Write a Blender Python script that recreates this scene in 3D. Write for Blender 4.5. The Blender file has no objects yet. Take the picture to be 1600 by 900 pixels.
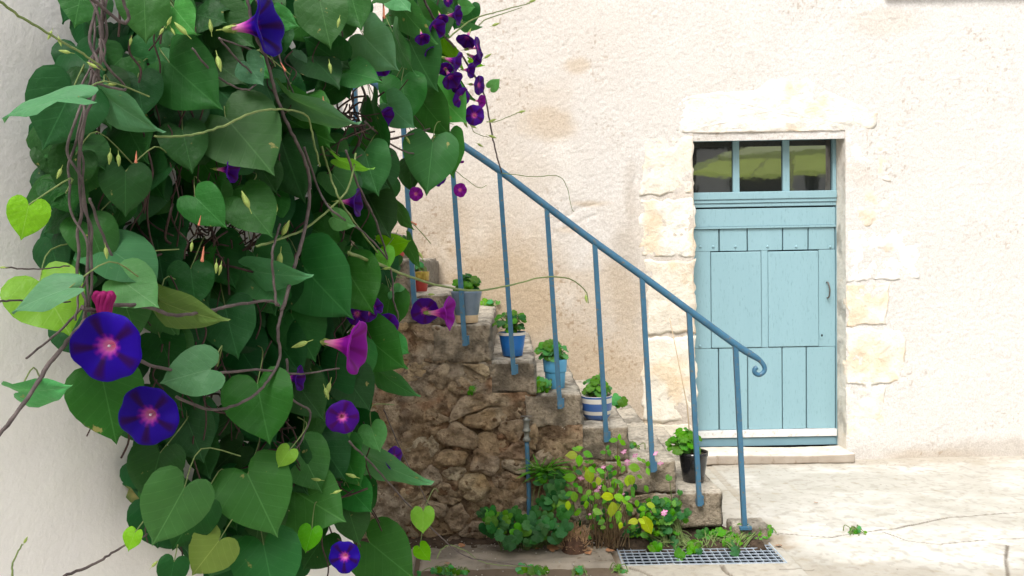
import bpy, bmesh, math, random
import numpy as np
from mathutils import Vector, Matrix
random.seed(7); rng = np.random.default_rng(7)
R = math.radians
S = bpy.context.scene
COL = S.collection

# ------------------------------------------------------------------ camera
FPX = 1250.0; PITCH = R(2.0); ROLL = 0.018; W0, H0 = 1600.0, 900.0
CF = Vector((0, math.cos(PITCH), -math.sin(PITCH)))
U0 = Vector((0, math.sin(PITCH), math.cos(PITCH))); R0 = Vector((1, 0, 0))
CR = R0*math.cos(ROLL) - U0*math.sin(ROLL)
CU = U0*math.cos(ROLL) + R0*math.sin(ROLL)
def ray(px, py): return CF + CR*((px-W0/2)/FPX) - CU*((py-H0/2)/FPX)
WALLY = 5.70
_r = ray(1215, 726); CAMH = -_r.z/_r.y*(WALLY-0.12)
CAM = Vector((0, 0, CAMH))
def U(px, py, Y):
    r = ray(px, py); return CAM + r*(Y/r.y)
def G(px, py, z=0.0):
    r = ray(px, py); return CAM + r*((z-CAMH)/r.z)
cam = bpy.data.cameras.new('camera'); co = bpy.data.objects.new('camera', cam); COL.objects.link(co)
cam.sensor_width = 36; cam.lens = FPX/W0*36; cam.clip_end = 200; cam.clip_start = 0.05
M = Matrix((CR, CU, -CF)).transposed().to_4x4(); M.translation = CAM
co.matrix_world = M; S.camera = co

# ------------------------------------------------------------------ light
SUN_EL, SUN_AZ = R(54), R(-157)      # azimuth measured from +Y towards +X: behind the camera, to the left
w = bpy.data.worlds.new("World"); S.world = w; w.use_nodes = True
nt = w.node_tree; bg = nt.nodes['Background']
sky = nt.nodes.new('ShaderNodeTexSky'); sky.sky_type = 'NISHITA'; sky.sun_disc = False
sky.sun_elevation = SUN_EL; sky.sun_rotation = SUN_AZ; sky.air_density = 1.0; sky.dust_density = 5.0
hs = nt.nodes.new('ShaderNodeHueSaturation'); hs.inputs['Saturation'].default_value = 0.22
nt.links.new(sky.outputs[0], hs.inputs['Color']); nt.links.new(hs.outputs[0], bg.inputs[0]); bg.inputs[1].default_value = 0.15
sl = bpy.data.lights.new('sun', 'SUN'); sl.energy = 1.5; sl.angle = R(24); sl.color = (1, .97, .92)
so = bpy.data.objects.new('sun', sl); COL.objects.link(so)
sd = Vector((math.sin(SUN_AZ)*math.cos(SUN_EL), math.cos(SUN_AZ)*math.cos(SUN_EL), math.sin(SUN_EL)))
so.rotation_euler = sd.to_track_quat('Z', 'Y').to_euler()
S.view_settings.view_transform = 'Standard'; S.view_settings.look = 'None'; S.view_settings.gamma = 1
S.view_settings.use_curve_mapping = False
S.view_settings.exposure = 0.71

# ------------------------------------------------------------------ numpy noise
def _h(ix, iy, iz, seed):
    n = (ix*374761393 + iy*668265263 + iz*2147483647 + seed*1274126177) & 0xFFFFFFFF
    n = ((n ^ (n >> 13)) * 1274126177) & 0xFFFFFFFF
    n = ((n ^ (n >> 16)) * 2246822519) & 0xFFFFFFFF
    return ((n ^ (n >> 15)) & 0xFFFFFF)/float(0xFFFFFF)
def vn2(x, y, s=0):
    x = np.asarray(x, float); y = np.asarray(y, float)
    ix = np.floor(x).astype(np.int64); iy = np.floor(y).astype(np.int64); fx = x-ix; fy = y-iy
    fx = fx*fx*(3-2*fx); fy = fy*fy*(3-2*fy)
    a = _h(ix, iy, 0, s); b = _h(ix+1, iy, 0, s); c = _h(ix, iy+1, 0, s); d = _h(ix+1, iy+1, 0, s)
    return (a*(1-fx)+b*fx)*(1-fy)+(c*(1-fx)+d*fx)*fy
def fb2(x, y, o=4, s=0, g=.5):
    t = 0; a = 1; n = 0
    for i in range(o):
        t = t+a*vn2(x*2**i+i*7.3, y*2**i+i*3.1, s+i); n += a; a *= g
    return t/n
def vn3(x, y, z, s=0):
    ix = np.floor(x).astype(np.int64); iy = np.floor(y).astype(np.int64); iz = np.floor(z).astype(np.int64)
    fx = x-ix; fy = y-iy; fz = z-iz; fx = fx*fx*(3-2*fx); fy = fy*fy*(3-2*fy); fz = fz*fz*(3-2*fz)
    def L(k):
        a = _h(ix, iy, iz+k, s); b = _h(ix+1, iy, iz+k, s); c = _h(ix, iy+1, iz+k, s); d = _h(ix+1, iy+1, iz+k, s)
        return (a*(1-fx)+b*fx)*(1-fy)+(c*(1-fx)+d*fx)*fy
    return L(0)*(1-fz)+L(1)*fz
def fb3(x, y, z, o=4, s=0, g=.5):
    t = 0; a = 1; n = 0
    for i in range(o):
        t = t+a*vn3(x*2**i+i*7.3, y*2**i+i*3.1, z*2**i+i*1.7, s+i); n += a; a *= g
    return t/n
def worley(x, y, s=0):
    ix = np.floor(x).astype(np.int64); iy = np.floor(y).astype(np.int64)
    f1 = np.full(x.shape, 9.); f2 = np.full(x.shape, 9.); idd = np.zeros(x.shape)
    for dx in (-1, 0, 1):
        for dy in (-1, 0, 1):
            a = ix+dx; b = iy+dy
            d = np.hypot(a+_h(a, b, 1, s)-x, b+_h(a, b, 2, s)-y); hh = _h(a, b, 3, s)
            m = d < f1
            f2 = np.where(m, f1, np.minimum(f2, d)); f1 = np.where(m, d, f1); idd = np.where(m, hh, idd)
    return f1, f2, idd
def sstep(a, b, x):
    t = np.clip((x-a)/(b-a), 0, 1); return t*t*(3-2*t)
def polydist(x, y, pts):
    d = np.full(np.shape(x), 1e9)
    for (ax, ay), (bx, by) in zip(pts[:-1], pts[1:]):
        vx, vy = bx-ax, by-ay; t = np.clip(((x-ax)*vx+(y-ay)*vy)/(vx*vx+vy*vy+1e-12), 0, 1)
        d = np.minimum(d, np.hypot(x-ax-t*vx, y-ay-t*vy))
    return d

# ------------------------------------------------------------------ mesh helpers
def me_np(name, V, F, cols=None, smooth=True, uv=None):
    V = np.asarray(V, np.float32); F = np.asarray(F, np.int32); k = F.shape[1]
    me = bpy.data.meshes.new(name)
    me.vertices.add(len(V)); me.vertices.foreach_set('co', V.ravel())
    me.loops.add(F.size); me.loops.foreach_set('vertex_index', F.ravel())
    me.polygons.add(len(F)); me.polygons.foreach_set('loop_start', np.arange(0, F.size, k, dtype=np.int32))
    me.update(calc_edges=True)
    me.polygons.foreach_set('use_smooth', np.full(len(F), smooth))
    if cols is not None:
        a = me.color_attributes.new('Col', 'FLOAT_COLOR', 'POINT')
        c = np.ones((len(V), 4), np.float32); c[:, :3] = cols; a.data.foreach_set('color', c.ravel())
    if uv is not None:
        u = me.uv_layers.new(name='UVMap'); u.data.foreach_set('uv', np.asarray(uv, np.float32)[F.ravel()].ravel())
    me.validate(); return me
def link(name, me, mat=None, parent=None, **kw):
    o = bpy.data.objects.new(name, me); COL.objects.link(o)
    if mat is not None and me is not None and not me.materials: me.materials.append(mat)
    if parent is not None: o.parent = parent
    for k, v in kw.items(): o[k] = v
    return o
def thing(name, label, cat, loc=(0, 0, 0), group=None):
    o = bpy.data.objects.new(name, None); COL.objects.link(o); o.location = loc; o.empty_display_size = .1
    o['label'] = label; o['category'] = cat
    if group: o['group'] = group
    bpy.context.view_layer.update() if False else None
    return o
class MB:                                            # mesh builder in world coordinates
    def __init__(s): s.v = []; s.f = []; s.c = []; s.sm = []; s.uv = []
    def add(s, vs, fs, col=(1, 1, 1), smooth=True, uv=None):
        n = len(s.v); s.v += [tuple(v) for v in vs]
        s.f += [tuple(i+n for i in f) for f in fs]; s.sm += [smooth]*len(fs)
        s.c += (list(col) if isinstance(col, list) else [col]*len(vs))
        s.uv += (list(uv) if uv is not None else [(0, 0)]*len(vs))
    def mesh(s, name, off=(0, 0, 0)):
        me = bpy.data.meshes.new(name); ox, oy, oz = off
        me.from_pydata([(x-ox, y-oy, z-oz) for x, y, z in s.v], [], s.f)
        me.polygons.foreach_set('use_smooth', s.sm)
        a = me.color_attributes.new('Col', 'FLOAT_COLOR', 'POINT')
        a.data.foreach_set('color', np.array([(c[0], c[1], c[2], 1) for c in s.c], np.float32).ravel())
        u = me.uv_layers.new(name='UVMap'); li = np.zeros(len(me.loops), np.int32); me.loops.foreach_get('vertex_index', li)
        u.data.foreach_set('uv', np.array(s.uv, np.float32)[li].ravel())
        me.update(); return me
    def build(s, name, mat, parent=None, **kw):
        off = tuple(parent.location) if parent is not None and parent.parent is None else ((0, 0, 0) if parent is None else tuple(parent.location+parent.parent.location))
        return link(name, s.mesh(name, off), mat, parent, **kw)
def cbox(mb, x0, x1, y0, y1, z0, z1, b=.003, shear=0, wob=0):
    """chamfered box; b chamfer size"""
    bm = bmesh.new(); bmesh.ops.create_cube(bm, size=1)
    for v in bm.verts:
        v.co = Vector(((x0+x1)/2+v.co.x*(x1-x0), (y0+y1)/2+v.co.y*(y1-y0), (z0+z1)/2+v.co.z*(z1-z0)))
        if wob: v.co += Vector((random.uniform(-wob, wob), 0, random.uniform(-wob, wob)))
    if b > 0: bmesh.ops.bevel(bm, geom=bm.edges[:], offset=b, segments=2, profile=.6, affect='EDGES')
    bm.verts.index_update()
    mb.add([v.co[:] for v in bm.verts], [[v.index for v in f.verts] for f in bm.faces], smooth=False); bm.free()
def crom(pts, n=6):
    P = [Vector(p) for p in pts]
    if len(P) < 3: return P
    out = []
    for i in range(len(P)-1):
        p0 = P[max(i-1, 0)]; p1 = P[i]; p2 = P[i+1]; p3 = P[min(i+2, len(P)-1)]
        for k in range(n):
            t = k/n
            out.append(.5*((2*p1)+(p2-p0)*t+(2*p0-5*p1+4*p2-p3)*t*t+(3*p1-p0-3*p2+p3)*t**3))
    return out+[P[-1]]
def tube(mb, pts, rad, sides=6, col=(1, 1, 1), cap=True, sq=False, bump=0):
    n = len(pts); rs = rad if isinstance(rad, (list, tuple)) else [rad]*n
    if len(rs) != n: rs = [rs[0]+(rs[-1]-rs[0])*i/(n-1) for i in range(n)]
    up = Vector((0, 1, 0)); vs = []; fs = []; prev = None
    for i, p in enumerate(pts):
        t = (Vector(pts[min(i+1, n-1)])-Vector(pts[max(i-1, 0)])).normalized()
        if prev is None:
            a = t.cross(up)
            if a.length < 1e-3: a = t.cross(Vector((1, 0, 0)))
            a.normalize()
        else:
            a = (prev-t*prev.dot(t)).normalized()
        prev = a; b = t.cross(a)
        for k in range(sides):
            th = 2*math.pi*k/sides+(math.pi/4 if sq else 0); r = rs[i]*(1+bump*random.uniform(-1, 1))
            vs.append(Vector(p)+(a*math.cos(th)+b*math.sin(th))*r)
    for i in range(n-1):
        for k in range(sides):
            k2 = (k+1) % sides; fs.append((i*sides+k, i*sides+k2, (i+1)*sides+k2, (i+1)*sides+k))
    if cap: fs.append(tuple(range(sides))[::-1]); fs.append(tuple(range((n-1)*sides, n*sides)))
    mb.add(vs, fs, col, smooth=not sq)
def lathe(mb, prof, c, seg=32, cols=None, smooth=True, ax=None):
    """prof [(r,z)] around vertical through c"""
    vs = []; fs = []; cc = []
    for i, (r, z) in enumerate(prof):
        for k in range(seg):
            th = 2*math.pi*k/seg; vs.append((c[0]+r*math.cos(th), c[1]+r*math.sin(th), c[2]+z)); cc.append(cols[i] if cols else (1, 1, 1))
    for i in range(len(prof)-1):
        for k in range(seg):
            k2 = (k+1) % seg; fs.append((i*seg+k, i*seg+k2, (i+1)*seg+k2, (i+1)*seg+k))
    mb.add(vs, fs, cc, smooth=smooth)
def sheet(name, O, A, B, na, nb, Hf, N, cols=None, keep=None):
    """grid O + a*A + b*B (a, b in 0..1) displaced by Hf along N; Hf gets metres along A and B"""
    O, A, B, N = map(np.array, (O, A, B, N)); la, lb = np.linalg.norm(A), np.linalg.norm(B)
    a, b = np.meshgrid(np.linspace(0, 1, na), np.linspace(0, 1, nb), indexing='ij')
    X = a*la; Z = b*lb
    H = Hf(X, Z)
    V = O+a[..., None]*A+b[..., None]*B+H[..., None]*N
    i = np.arange(na*nb).reshape(na, nb)
    F = np.stack([i[:-1, :-1], i[1:, :-1], i[1:, 1:], i[:-1, 1:]], -1).reshape(-1, 4)
    if np.dot(np.cross(A, B), N) < 0: F = F[:, ::-1]
    if keep is not None:
        xc = (X[:-1, :-1]+X[1:, 1:])/2; zc = (Z[:-1, :-1]+Z[1:, 1:])/2
        F = F[keep(xc, zc).ravel()]
    C = cols(X, Z, H).reshape(-1, 3) if cols else None
    return me_np(name, V.reshape(-1, 3), F, C)
def rough_block(dims, n, amp, rr, seed, chips=0.0, freq=9., colf=None):
    """weathered stone block, local coords 0..dims; nested rounding and noise by position so that seams agree"""
    dx, dy, dz = dims; nx, ny, nz = n; P = []; F = []
    def face(f, nu, nv, flip):
        base = len(P)
        for i in range(nu+1):
            for j in range(nv+1): P.append(f(i/nu, j/nv))
        for i in range(nu):
            for j in range(nv):
                q = [base+i*(nv+1)+j, base+(i+1)*(nv+1)+j, base+(i+1)*(nv+1)+j+1, base+i*(nv+1)+j+1]
                F.append(q[::-1] if flip else q)
    face(lambda u, v: (u*dx, 0, v*dz), nx, nz, False); face(lambda u, v: (u*dx, dy, v*dz), nx, nz, True)
    face(lambda u, v: (0, u*dy, v*dz), ny, nz, True); face(lambda u, v: (dx, u*dy, v*dz), ny, nz, False)
    face(lambda u, v: (u*dx, v*dy, 0), nx, ny, True); face(lambda u, v: (u*dx, v*dy, dz), nx, ny, False)
    P = np.array(P); F = np.array(F)
    _, first, inv = np.unique(np.round(P, 5), axis=0, return_index=True, return_inverse=True)
    P = P[first]; F = inv.reshape(-1)[F]
    D = np.array(dims); C = np.clip(P, rr, D-rr); v = P-C; L = np.linalg.norm(v, axis=1, keepdims=True); nrm = v/np.maximum(L, 1e-9)
    Q = C+nrm*rr
    s = seed*13.7; x, y, z = (Q[:, 0]+s), (Q[:, 1]+s*.7), (Q[:, 2]+s*.3)
    h = (fb3(x*freq, y*freq, z*freq, 5, seed, .6)-.5)*2*amp
    edge = (np.abs(nrm) > .25).sum(1) > 1
    ch = np.clip(fb3(x*14, y*14, z*14, 3, seed+50)-.5, 0, 1)*chips*edge
    Q = Q+nrm*(h-ch*2)[:, None]
    cols = colf(Q, nrm, h) if colf else None
    return me_np('block', Q, F, cols)

# ------------------------------------------------------------------ materials
def new_mat(name):
    m = bpy.data.materials.new(name); m.use_nodes = True; nt = m.node_tree
    return m, nt, nt.nodes['Principled BSDF']
def mat(name, c1, c2=None, scale=8, rough=.8, bumps=(), spec=.5, attr=False, c3=None, detail=6, metal=0, coat=0, objvar=0, spots=None, aniso=None):
    """colour from noise between c1 and c2 (and c3 in spots), optional multiply by vertex colour, stacked bumps (scale, strength m)"""
    m, nt, p = new_mat(name); L = nt.links.new; N = nt.nodes.new
    tc = N('ShaderNodeTexCoord'); src = tc.outputs['Object']
    if aniso:
        mp = N('ShaderNodeMapping'); mp.inputs['Scale'].default_value = aniso; L(src, mp.inputs[0]); src = mp.outputs[0]
    c2 = c2 or c1
    nz = N('ShaderNodeTexNoise'); nz.inputs['Scale'].default_value = scale; nz.inputs['Detail'].default_value = detail; nz.inputs['Roughness'].default_value = .62
    L(src, nz.inputs['Vector'])
    cr = N('ShaderNodeValToRGB'); cr.color_ramp.elements[0].position = .32; cr.color_ramp.elements[1].position = .68
    cr.color_ramp.elements[0].color = (*c1, 1); cr.color_ramp.elements[1].color = (*c2, 1); L(nz.outputs['Fac'], cr.inputs[0])
    out = cr.outputs[0]
    if c3 is not None:
        n2 = N('ShaderNodeTexNoise'); n2.inputs['Scale'].default_value = (spots or scale*3); n2.inputs['Detail'].default_value = 5; L(src, n2.inputs['Vector'])
        r2 = N('ShaderNodeValToRGB'); r2.color_ramp.elements[0].position = .58; r2.color_ramp.elements[1].position = .72; L(n2.outputs['Fac'], r2.inputs[0])
        mx = N('ShaderNodeMix'); mx.data_type = 'RGBA'; L(r2.outputs[0], mx.inputs[0]); L(out, mx.inputs[6]); mx.inputs[7].default_value = (*c3, 1); out = mx.outputs[2]
    if attr:
        at = N('ShaderNodeAttribute'); at.attribute_name = 'Col'
        mx = N('ShaderNodeMix'); mx.data_type = 'RGBA'; mx.blend_type = 'MULTIPLY'; mx.inputs[0].default_value = 1
        L(out, mx.inputs[6]); L(at.outputs['Color'], mx.inputs[7]); out = mx.outputs[2]
    if objvar:
        oi = N('ShaderNodeObjectInfo'); mr = N('ShaderNodeMapRange'); mr.inputs[3].default_value = 1-objvar; mr.inputs[4].default_value = 1+objvar
        L(oi.outputs['Random'], mr.inputs[0]); h = N('ShaderNodeHueSaturation'); L(mr.outputs[0], h.inputs['Value']); L(out, h.inputs['Color']); out = h.outputs[0]
        m2 = N('ShaderNodeMath'); m2.operation = 'MULTIPLY_ADD'; m2.inputs[1].default_value = objvar*.12; m2.inputs[2].default_value = .5-objvar*.06
        L(oi.outputs['Random'], m2.inputs[0]); L(m2.outputs[0], h.inputs['Hue'])
    L(out, p.inputs['Base Color']); p.inputs['Roughness'].default_value = rough; p.inputs['Specular IOR Level'].default_value = spec
    p.inputs['Metallic'].default_value = metal; p.inputs['Coat Weight'].default_value = coat
    last = None
    for (sc, dist, *kind) in bumps:
        if kind and kind[0] == 'v':
            t = N('ShaderNodeTexVoronoi'); t.inputs['Scale'].default_value = sc; o = t.outputs['Distance']
        else:
            t = N('ShaderNodeTexNoise'); t.inputs['Scale'].default_value = sc; t.inputs['Detail'].default_value = 5; t.inputs['Roughness'].default_value = .6; o = t.outputs['Fac']
        L(src, t.inputs['Vector'])
        b = N('ShaderNodeBump'); b.inputs['Distance'].default_value = dist; b.inputs['Strength'].default_value = 1.0; L(o, b.inputs['Height'])
        if last: L(last, b.inputs['Normal'])
        last = b.outputs[0]
    if last: L(last, p.inputs['Normal'])
    return m
def s2l(r, g, b):
    return tuple(((c/255)/12.92 if c/255 <= .04045 else ((c/255+.055)/1.055)**2.4) for c in (r, g, b))

M_WALL = mat('roughcast_render', (.80, .775, .745), (1.08, 1.08, 1.07), 95, .9, [(100, .0030), (210, .0024)], .2, attr=True)
M_STONE = mat('limestone', (.84, .81, .77), (1, 1, 1), 9, .9, [(14, .010), (50, .006), (160, .002)], .25, attr=True, c3=(.86, .80, .71), spots=26)
M_RUBBLE = mat('rubble_stone', (.55, .48, .41), (1.35, 1.26, 1.12), 16, .92, [(18, .022), (55, .022), (150, .010)], .2, attr=True, c3=(.34, .24, .17), spots=30, objvar=.14)
M_MORTAR = mat('earth_mortar', (.52, .42, .33), (1.35, 1.24, 1.10), 16, .95, [(22, .020), (60, .022), (160, .010)], .15, attr=True, c3=(.36, .25, .18), spots=45)
M_STEP = mat('step_stone', (.50, .46, .40), (1.15, 1.12, 1.06), 30, .9, [(24, .012), (70, .014), (180, .006)], .2, attr=True, c3=(.42, .36, .30), spots=30)
M_GROUND = mat('concrete_yard', (.86, .85, .82), (1, 1, 1), 5, .9, [(12, .004), (70, .003), (240, .0015)], .25, attr=True, c3=(.80, .76, .68), spots=14)
M_SLAB = mat('paving_slab', (.80, .76, .70), (1, .98, .95), 7, .88, [(30, .003), (160, .0015)], .3, attr=True, c3=(.62, .55, .47), spots=26)
M_PLASTER = mat('white_plaster', s2l(238, 234, 232), s2l(242, 239, 237), 1.6, .75, [(90, .0011), (5, .001)], .3)
M_DOOR = mat('blue_paint_door', s2l(132, 166, 175), s2l(137, 171, 180), 2, .55, [(40, .0006), (8, .002)], .45, aniso=(3, 3, .6), c3=s2l(120, 152, 160), spots=38)
M_DOORB = mat('blue_paint_deep', s2l(104, 136, 150), s2l(112, 146, 158), 4, .5, [(40, .0006)], .45)
M_WHITE = mat('weathered_white_paint', s2l(206, 206, 204), s2l(222, 222, 220), 12, .5, [(30, .001)], .4, c3=s2l(186, 178, 170))
M_RAIL = mat('blue_paint_railing', s2l(50, 96, 124), s2l(62, 110, 138), 14, .4, [(60, .0005)], .5, c3=s2l(104, 100, 92), spots=60)
M_GAP = mat('dark_gap', (.01, .012, .012), rough=1, spec=.1)
M_IRON = mat('old_iron', (.10, .09, .085), (.2, .18, .16), 30, .5, [(90, .0008)], .5, metal=.6)
M_GALV = mat('galvanised_steel', s2l(170, 182, 196), s2l(200, 210, 222), 20, .4, [(90, .0005)], .6, metal=.35)
M_PIT = mat('pit_concrete', (.03, .04, .05), (.10, .115, .13), 20, .9, [(40, .004)], .3)
M_SOILG = mat('dark_earth', (.035, .024, .016), (.10, .07, .048), 30, 1, [(60, .012), (200, .005)], .2)
M_WOODSTEM = mat('woody_stem', (.055, .042, .042), (.14, .11, .105), 40, .75, [(200, .0008)], .3)
M_TWIG = mat('dark_twig', (.03, .018, .016), (.075, .042, .036), 60, .8, [], .3)
M_GSTEM = mat('green_stem', (.10, .16, .045), (.20, .25, .08), 30, .6, [], .4)

def leaf_mat(name, base, vein, rough=.42, trans=.18, var=.22, back=None):
    m, nt, p = new_mat(name); L = nt.links.new; N = nt.nodes.new
    uv = N('ShaderNodeUVMap'); sx = N('ShaderNodeSeparateXYZ'); L(uv.outputs[0], sx.inputs[0])
    def mth(op, a, b=None, c=None):
        n = N('ShaderNodeMath'); n.operation = op
        for i, x in enumerate((a, b, c)):
            if x is None: continue
            if isinstance(x, (int, float)): n.inputs[i].default_value = x
            else: L(x, n.inputs[i])
        return n.outputs[0]
    u = mth('ABSOLUTE', mth('SUBTRACT', sx.outputs[0], .5)); v = sx.outputs[1]        # u 0..0.5, v 0 at petiole (stored +0.3)
    v0 = mth('SUBTRACT', v, .3)
    mid = mth('LESS_THAN', u, .0085)
    # lateral veins leave the midrib forwards and bend
    ph = mth('FRACT', mth('MULTIPLY', mth('SUBTRACT', v0, mth('MULTIPLY', mth('POWER', u, .85), .85)), 5.2))
    d = mth('ABSOLUTE', mth('SUBTRACT', ph, .5))
    lat = N('ShaderNodeMapRange'); lat.inputs[1].default_value = .0; lat.inputs[2].default_value = .07; lat.inputs[3].default_value = .75; lat.inputs[4].default_value = 0; L(d, lat.inputs[0])
    fac = mth('MAXIMUM', mid, mth('MULTIPLY', lat.outputs[0], .5))
    tc = N('ShaderNodeTexCoord'); nz = N('ShaderNodeTexNoise'); nz.inputs['Scale'].default_value = 3.5; nz.inputs['Detail'].default_value = 4
    L(tc.outputs['Object'], nz.inputs['Vector'])
    n1 = mth('MULTIPLY_ADD', nz.outputs['Fac'], .3, .85)
    mx = N('ShaderNodeMix'); mx.data_type = 'RGBA'; L(fac, mx.inputs[0]); mx.inputs[6].default_value = (*base, 1); mx.inputs[7].default_value = (*vein, 1)
    oi = N('ShaderNodeObjectInfo'); r1 = mth('MULTIPLY_ADD', oi.outputs['Random'], 2*var, 1-var)
    h = N('ShaderNodeHueSaturation'); L(mth('MULTIPLY', r1, n1), h.inputs['Value']); L(mx.outputs[2], h.inputs['Color'])
    L(mth('MULTIPLY_ADD', mth('FRACT', mth('MULTIPLY', oi.outputs['Random'], 7.3)), .035, .4825), h.inputs['Hue'])
    L(mth('MULTIPLY_ADD', mth('FRACT', mth('MULTIPLY', oi.outputs['Random'], 17.3)), .22, 1.0), h.inputs['Saturation'])
    ns = N('ShaderNodeTexNoise'); ns.inputs['Scale'].default_value = 4.5; ns.inputs['Detail'].default_value = 6; ns.noise_dimensions = '4D'
    L(tc.outputs['Object'], ns.inputs['Vector']); L(mth('MULTIPLY', oi.outputs['Random'], 50), ns.inputs['W'])
    bs_ = N('ShaderNodeMapRange'); bs_.inputs[1].default_value = .685; bs_.inputs[2].default_value = .72; L(ns.outputs['Fac'], bs_.inputs[0])
    bm_ = N('ShaderNodeMix'); bm_.data_type = 'RGBA'; L(mth('MULTIPLY', bs_.outputs[0], .75), bm_.inputs[0]); L(h.outputs[0], bm_.inputs[6]); bm_.inputs[7].default_value = (.30, .26, .09, 1)
    h = type('o', (), {'outputs': [bm_.outputs[2]]})
    L(h.outputs[0], p.inputs['Base Color']); p.inputs['Roughness'].default_value = rough; p.inputs['Specular IOR Level'].default_value = .17
    b = N('ShaderNodeBump'); b.inputs['Distance'].default_value = .008; b.inputs['Strength'].default_value = .5; L(mth('SUBTRACT', nz.outputs['Fac'], mth('MULTIPLY', fac, .12)), b.inputs['Height']); L(b.outputs[0], p.inputs['Normal'])
    tr = N('ShaderNodeBsdfTranslucent'); t2 = N('ShaderNodeMix'); t2.data_type = 'RGBA'; t2.blend_type = 'MULTIPLY'; t2.inputs[0].default_value = 1
    L(h.outputs[0], t2.inputs[6]); t2.inputs[7].default_value = (1.6, 1.9, .55, 1); L(t2.outputs[2], tr.inputs[0])
    ms = N('ShaderNodeMixShader'); ms.inputs[0].default_value = trans; L(p.outputs[0], ms.inputs[1]); L(tr.outputs[0], ms.inputs[2])
    L(ms.outputs[0], nt.nodes['Material Output'].inputs[0]); return m
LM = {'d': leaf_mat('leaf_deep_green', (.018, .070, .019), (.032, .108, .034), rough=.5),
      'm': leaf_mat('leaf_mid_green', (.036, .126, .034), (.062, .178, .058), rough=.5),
      'g': leaf_mat('leaf_grey_green', (.085, .205, .105), (.12, .25, .14), rough=.5),
      'l': leaf_mat('leaf_light_green', (.095, .290, .100), (.14, .34, .14)),
      'b': leaf_mat('leaf_bright_young', (.150, .350, .050), (.20, .40, .09), trans=.3),
      'o': leaf_mat('leaf_olive', (.130, .190, .065), (.2, .26, .10)),
      'y': leaf_mat('leaf_yellow_green', (.33, .42, .06), (.42, .50, .12), trans=.3),
      'i': leaf_mat('leaf_ground_green', (.085, .225, .030), (.12, .30, .08))}

# ------------------------------------------------------------------ leaves
HALF = [(0, 0), (.06, -.13), (.17, -.23), (.32, -.255), (.47, -.18), (.57, -.02), (.595, .18), (.56, .38), (.46, .57), (.32, .73), (.18, .86), (.06, .95), (0, 1.05)]
OVAL = [(0, 0), (.08, .03), (.16, .10), (.26, .22), (.33, .36), (.34, .5), (.30, .65), (.21, .79), (.09, .91), (.03, .98), (0, 1.03)]
ROUND = [(0, 0), (.07, -.16), (.22, -.25), (.40, -.18), (.50, -.02), (.48, .12), (.56, .24), (.50, .42), (.36, .46), (.36, .60), (.22, .72), (.10, .68), (0, .76)]
def leaf_mesh(name, half, fold, curl, wave, seed, rows=14, cs=4, size=1.0):
    rnd = random.Random(seed); pts = crom([(x, y, 0) for x, y in half], 3)
    idx = [int(round(i*(len(pts)-1)/rows)) for i in range(rows+1)]; out = [pts[i] for i in idx]
    ymax = out[-1].y; vs = []; uv = []; fs = []; ph = rnd.uniform(0, 6); tw = rnd.uniform(-.25, .25); a1 = rnd.uniform(.93, 1.07)
    for side in (-1, 1):
        base = len(vs)
        for i, o in enumerate(out):
            t = i/rows; ym = ymax*(t**1.25)
            for k in range(cs+1):
                s = k/cs; x = o.x*s*side*(a1 if side > 0 else 2-a1); y = ym*(1-s)+o.y*s
                r = math.hypot(x, y)
                z = fold*abs(x)*(1-.35*s)-curl*y*abs(y)*.45+wave*math.sin(ph+y*7+side*1.3)*s*s*.5+tw*x*y+.03*math.sin(9*y)*s
                z -= .10*s**3*abs(fold)*2*(1 if fold > 0 else .5)
                vs.append((x*size, y*size, z*size)); uv.append((.5+x*.8, y+.3))
        for i in range(rows):
            for k in range(cs):
                a = base+i*(cs+1)+k; q = (a, a+1, a+cs+2, a+cs+1)
                fs.append(q if side > 0 else q[::-1])
    F = [f for f in fs]
    return vs, F, uv
def mk_leaf_variants(nm, half, n, rows, cs, fold=(.05, .3), curl=(.1, .5), wave=(.02, .09)):
    out = []
    for k in range(n):
        rd = random.Random(100+k); out.append(leaf_mesh(nm, half, rd.uniform(*fold), rd.uniform(*curl), rd.uniform(*wave), k, rows, cs))
    return out
HV = mk_leaf_variants('leaf', HALF, 8, 14, 4); OV = mk_leaf_variants('leaf', OVAL, 4, 7, 2, (.1, .4), (.2, .7)); RV = mk_leaf_variants('leaf', ROUND, 4, 12, 2, (.05, .3), (.1, .5), (.05, .12))
_lc = {}
def leaf_data(kind, var, mk):
    key = (kind, var, mk)
    if key not in _lc:
        vs, fs, uv = {'h': HV, 'o': OV, 'r': RV}[kind][var]
        mb = MB(); mb.add(vs, fs, smooth=True, uv=uv); me = mb.mesh('leaf'); 
        bm = bmesh.new(); bm.from_mesh(me); bmesh.ops.remove_doubles(bm, verts=bm.verts, dist=1e-4); bm.to_mesh(me); bm.free()
        me.materials.append(LM[mk]); _lc[key] = me
    return _lc[key]
def leaf_matrix(base, tip, nrm, L, wr=1.0):
    y = (tip-base).normalized(); x = y.cross(nrm).normalized(); z = x.cross(y)
    m = Matrix((x*L*wr, y*L, z*L)).transposed().to_4x4(); m.translation = base; return m
def place_leaf(parent, base, tip, nrm, mk, kind='h', var=None, name='leaf', wr=1.0, full=1.05):
    L = (tip-base).length/full
    v = random.randrange(8 if kind == 'h' else 4) if var is None else var
    o = bpy.data.objects.new(name, leaf_data(kind, v, mk)); COL.objects.link(o); o.parent = parent
    m = leaf_matrix(base, tip, nrm, L, wr); m.translation = base-parent.location; o.matrix_local = m
    return o

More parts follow.
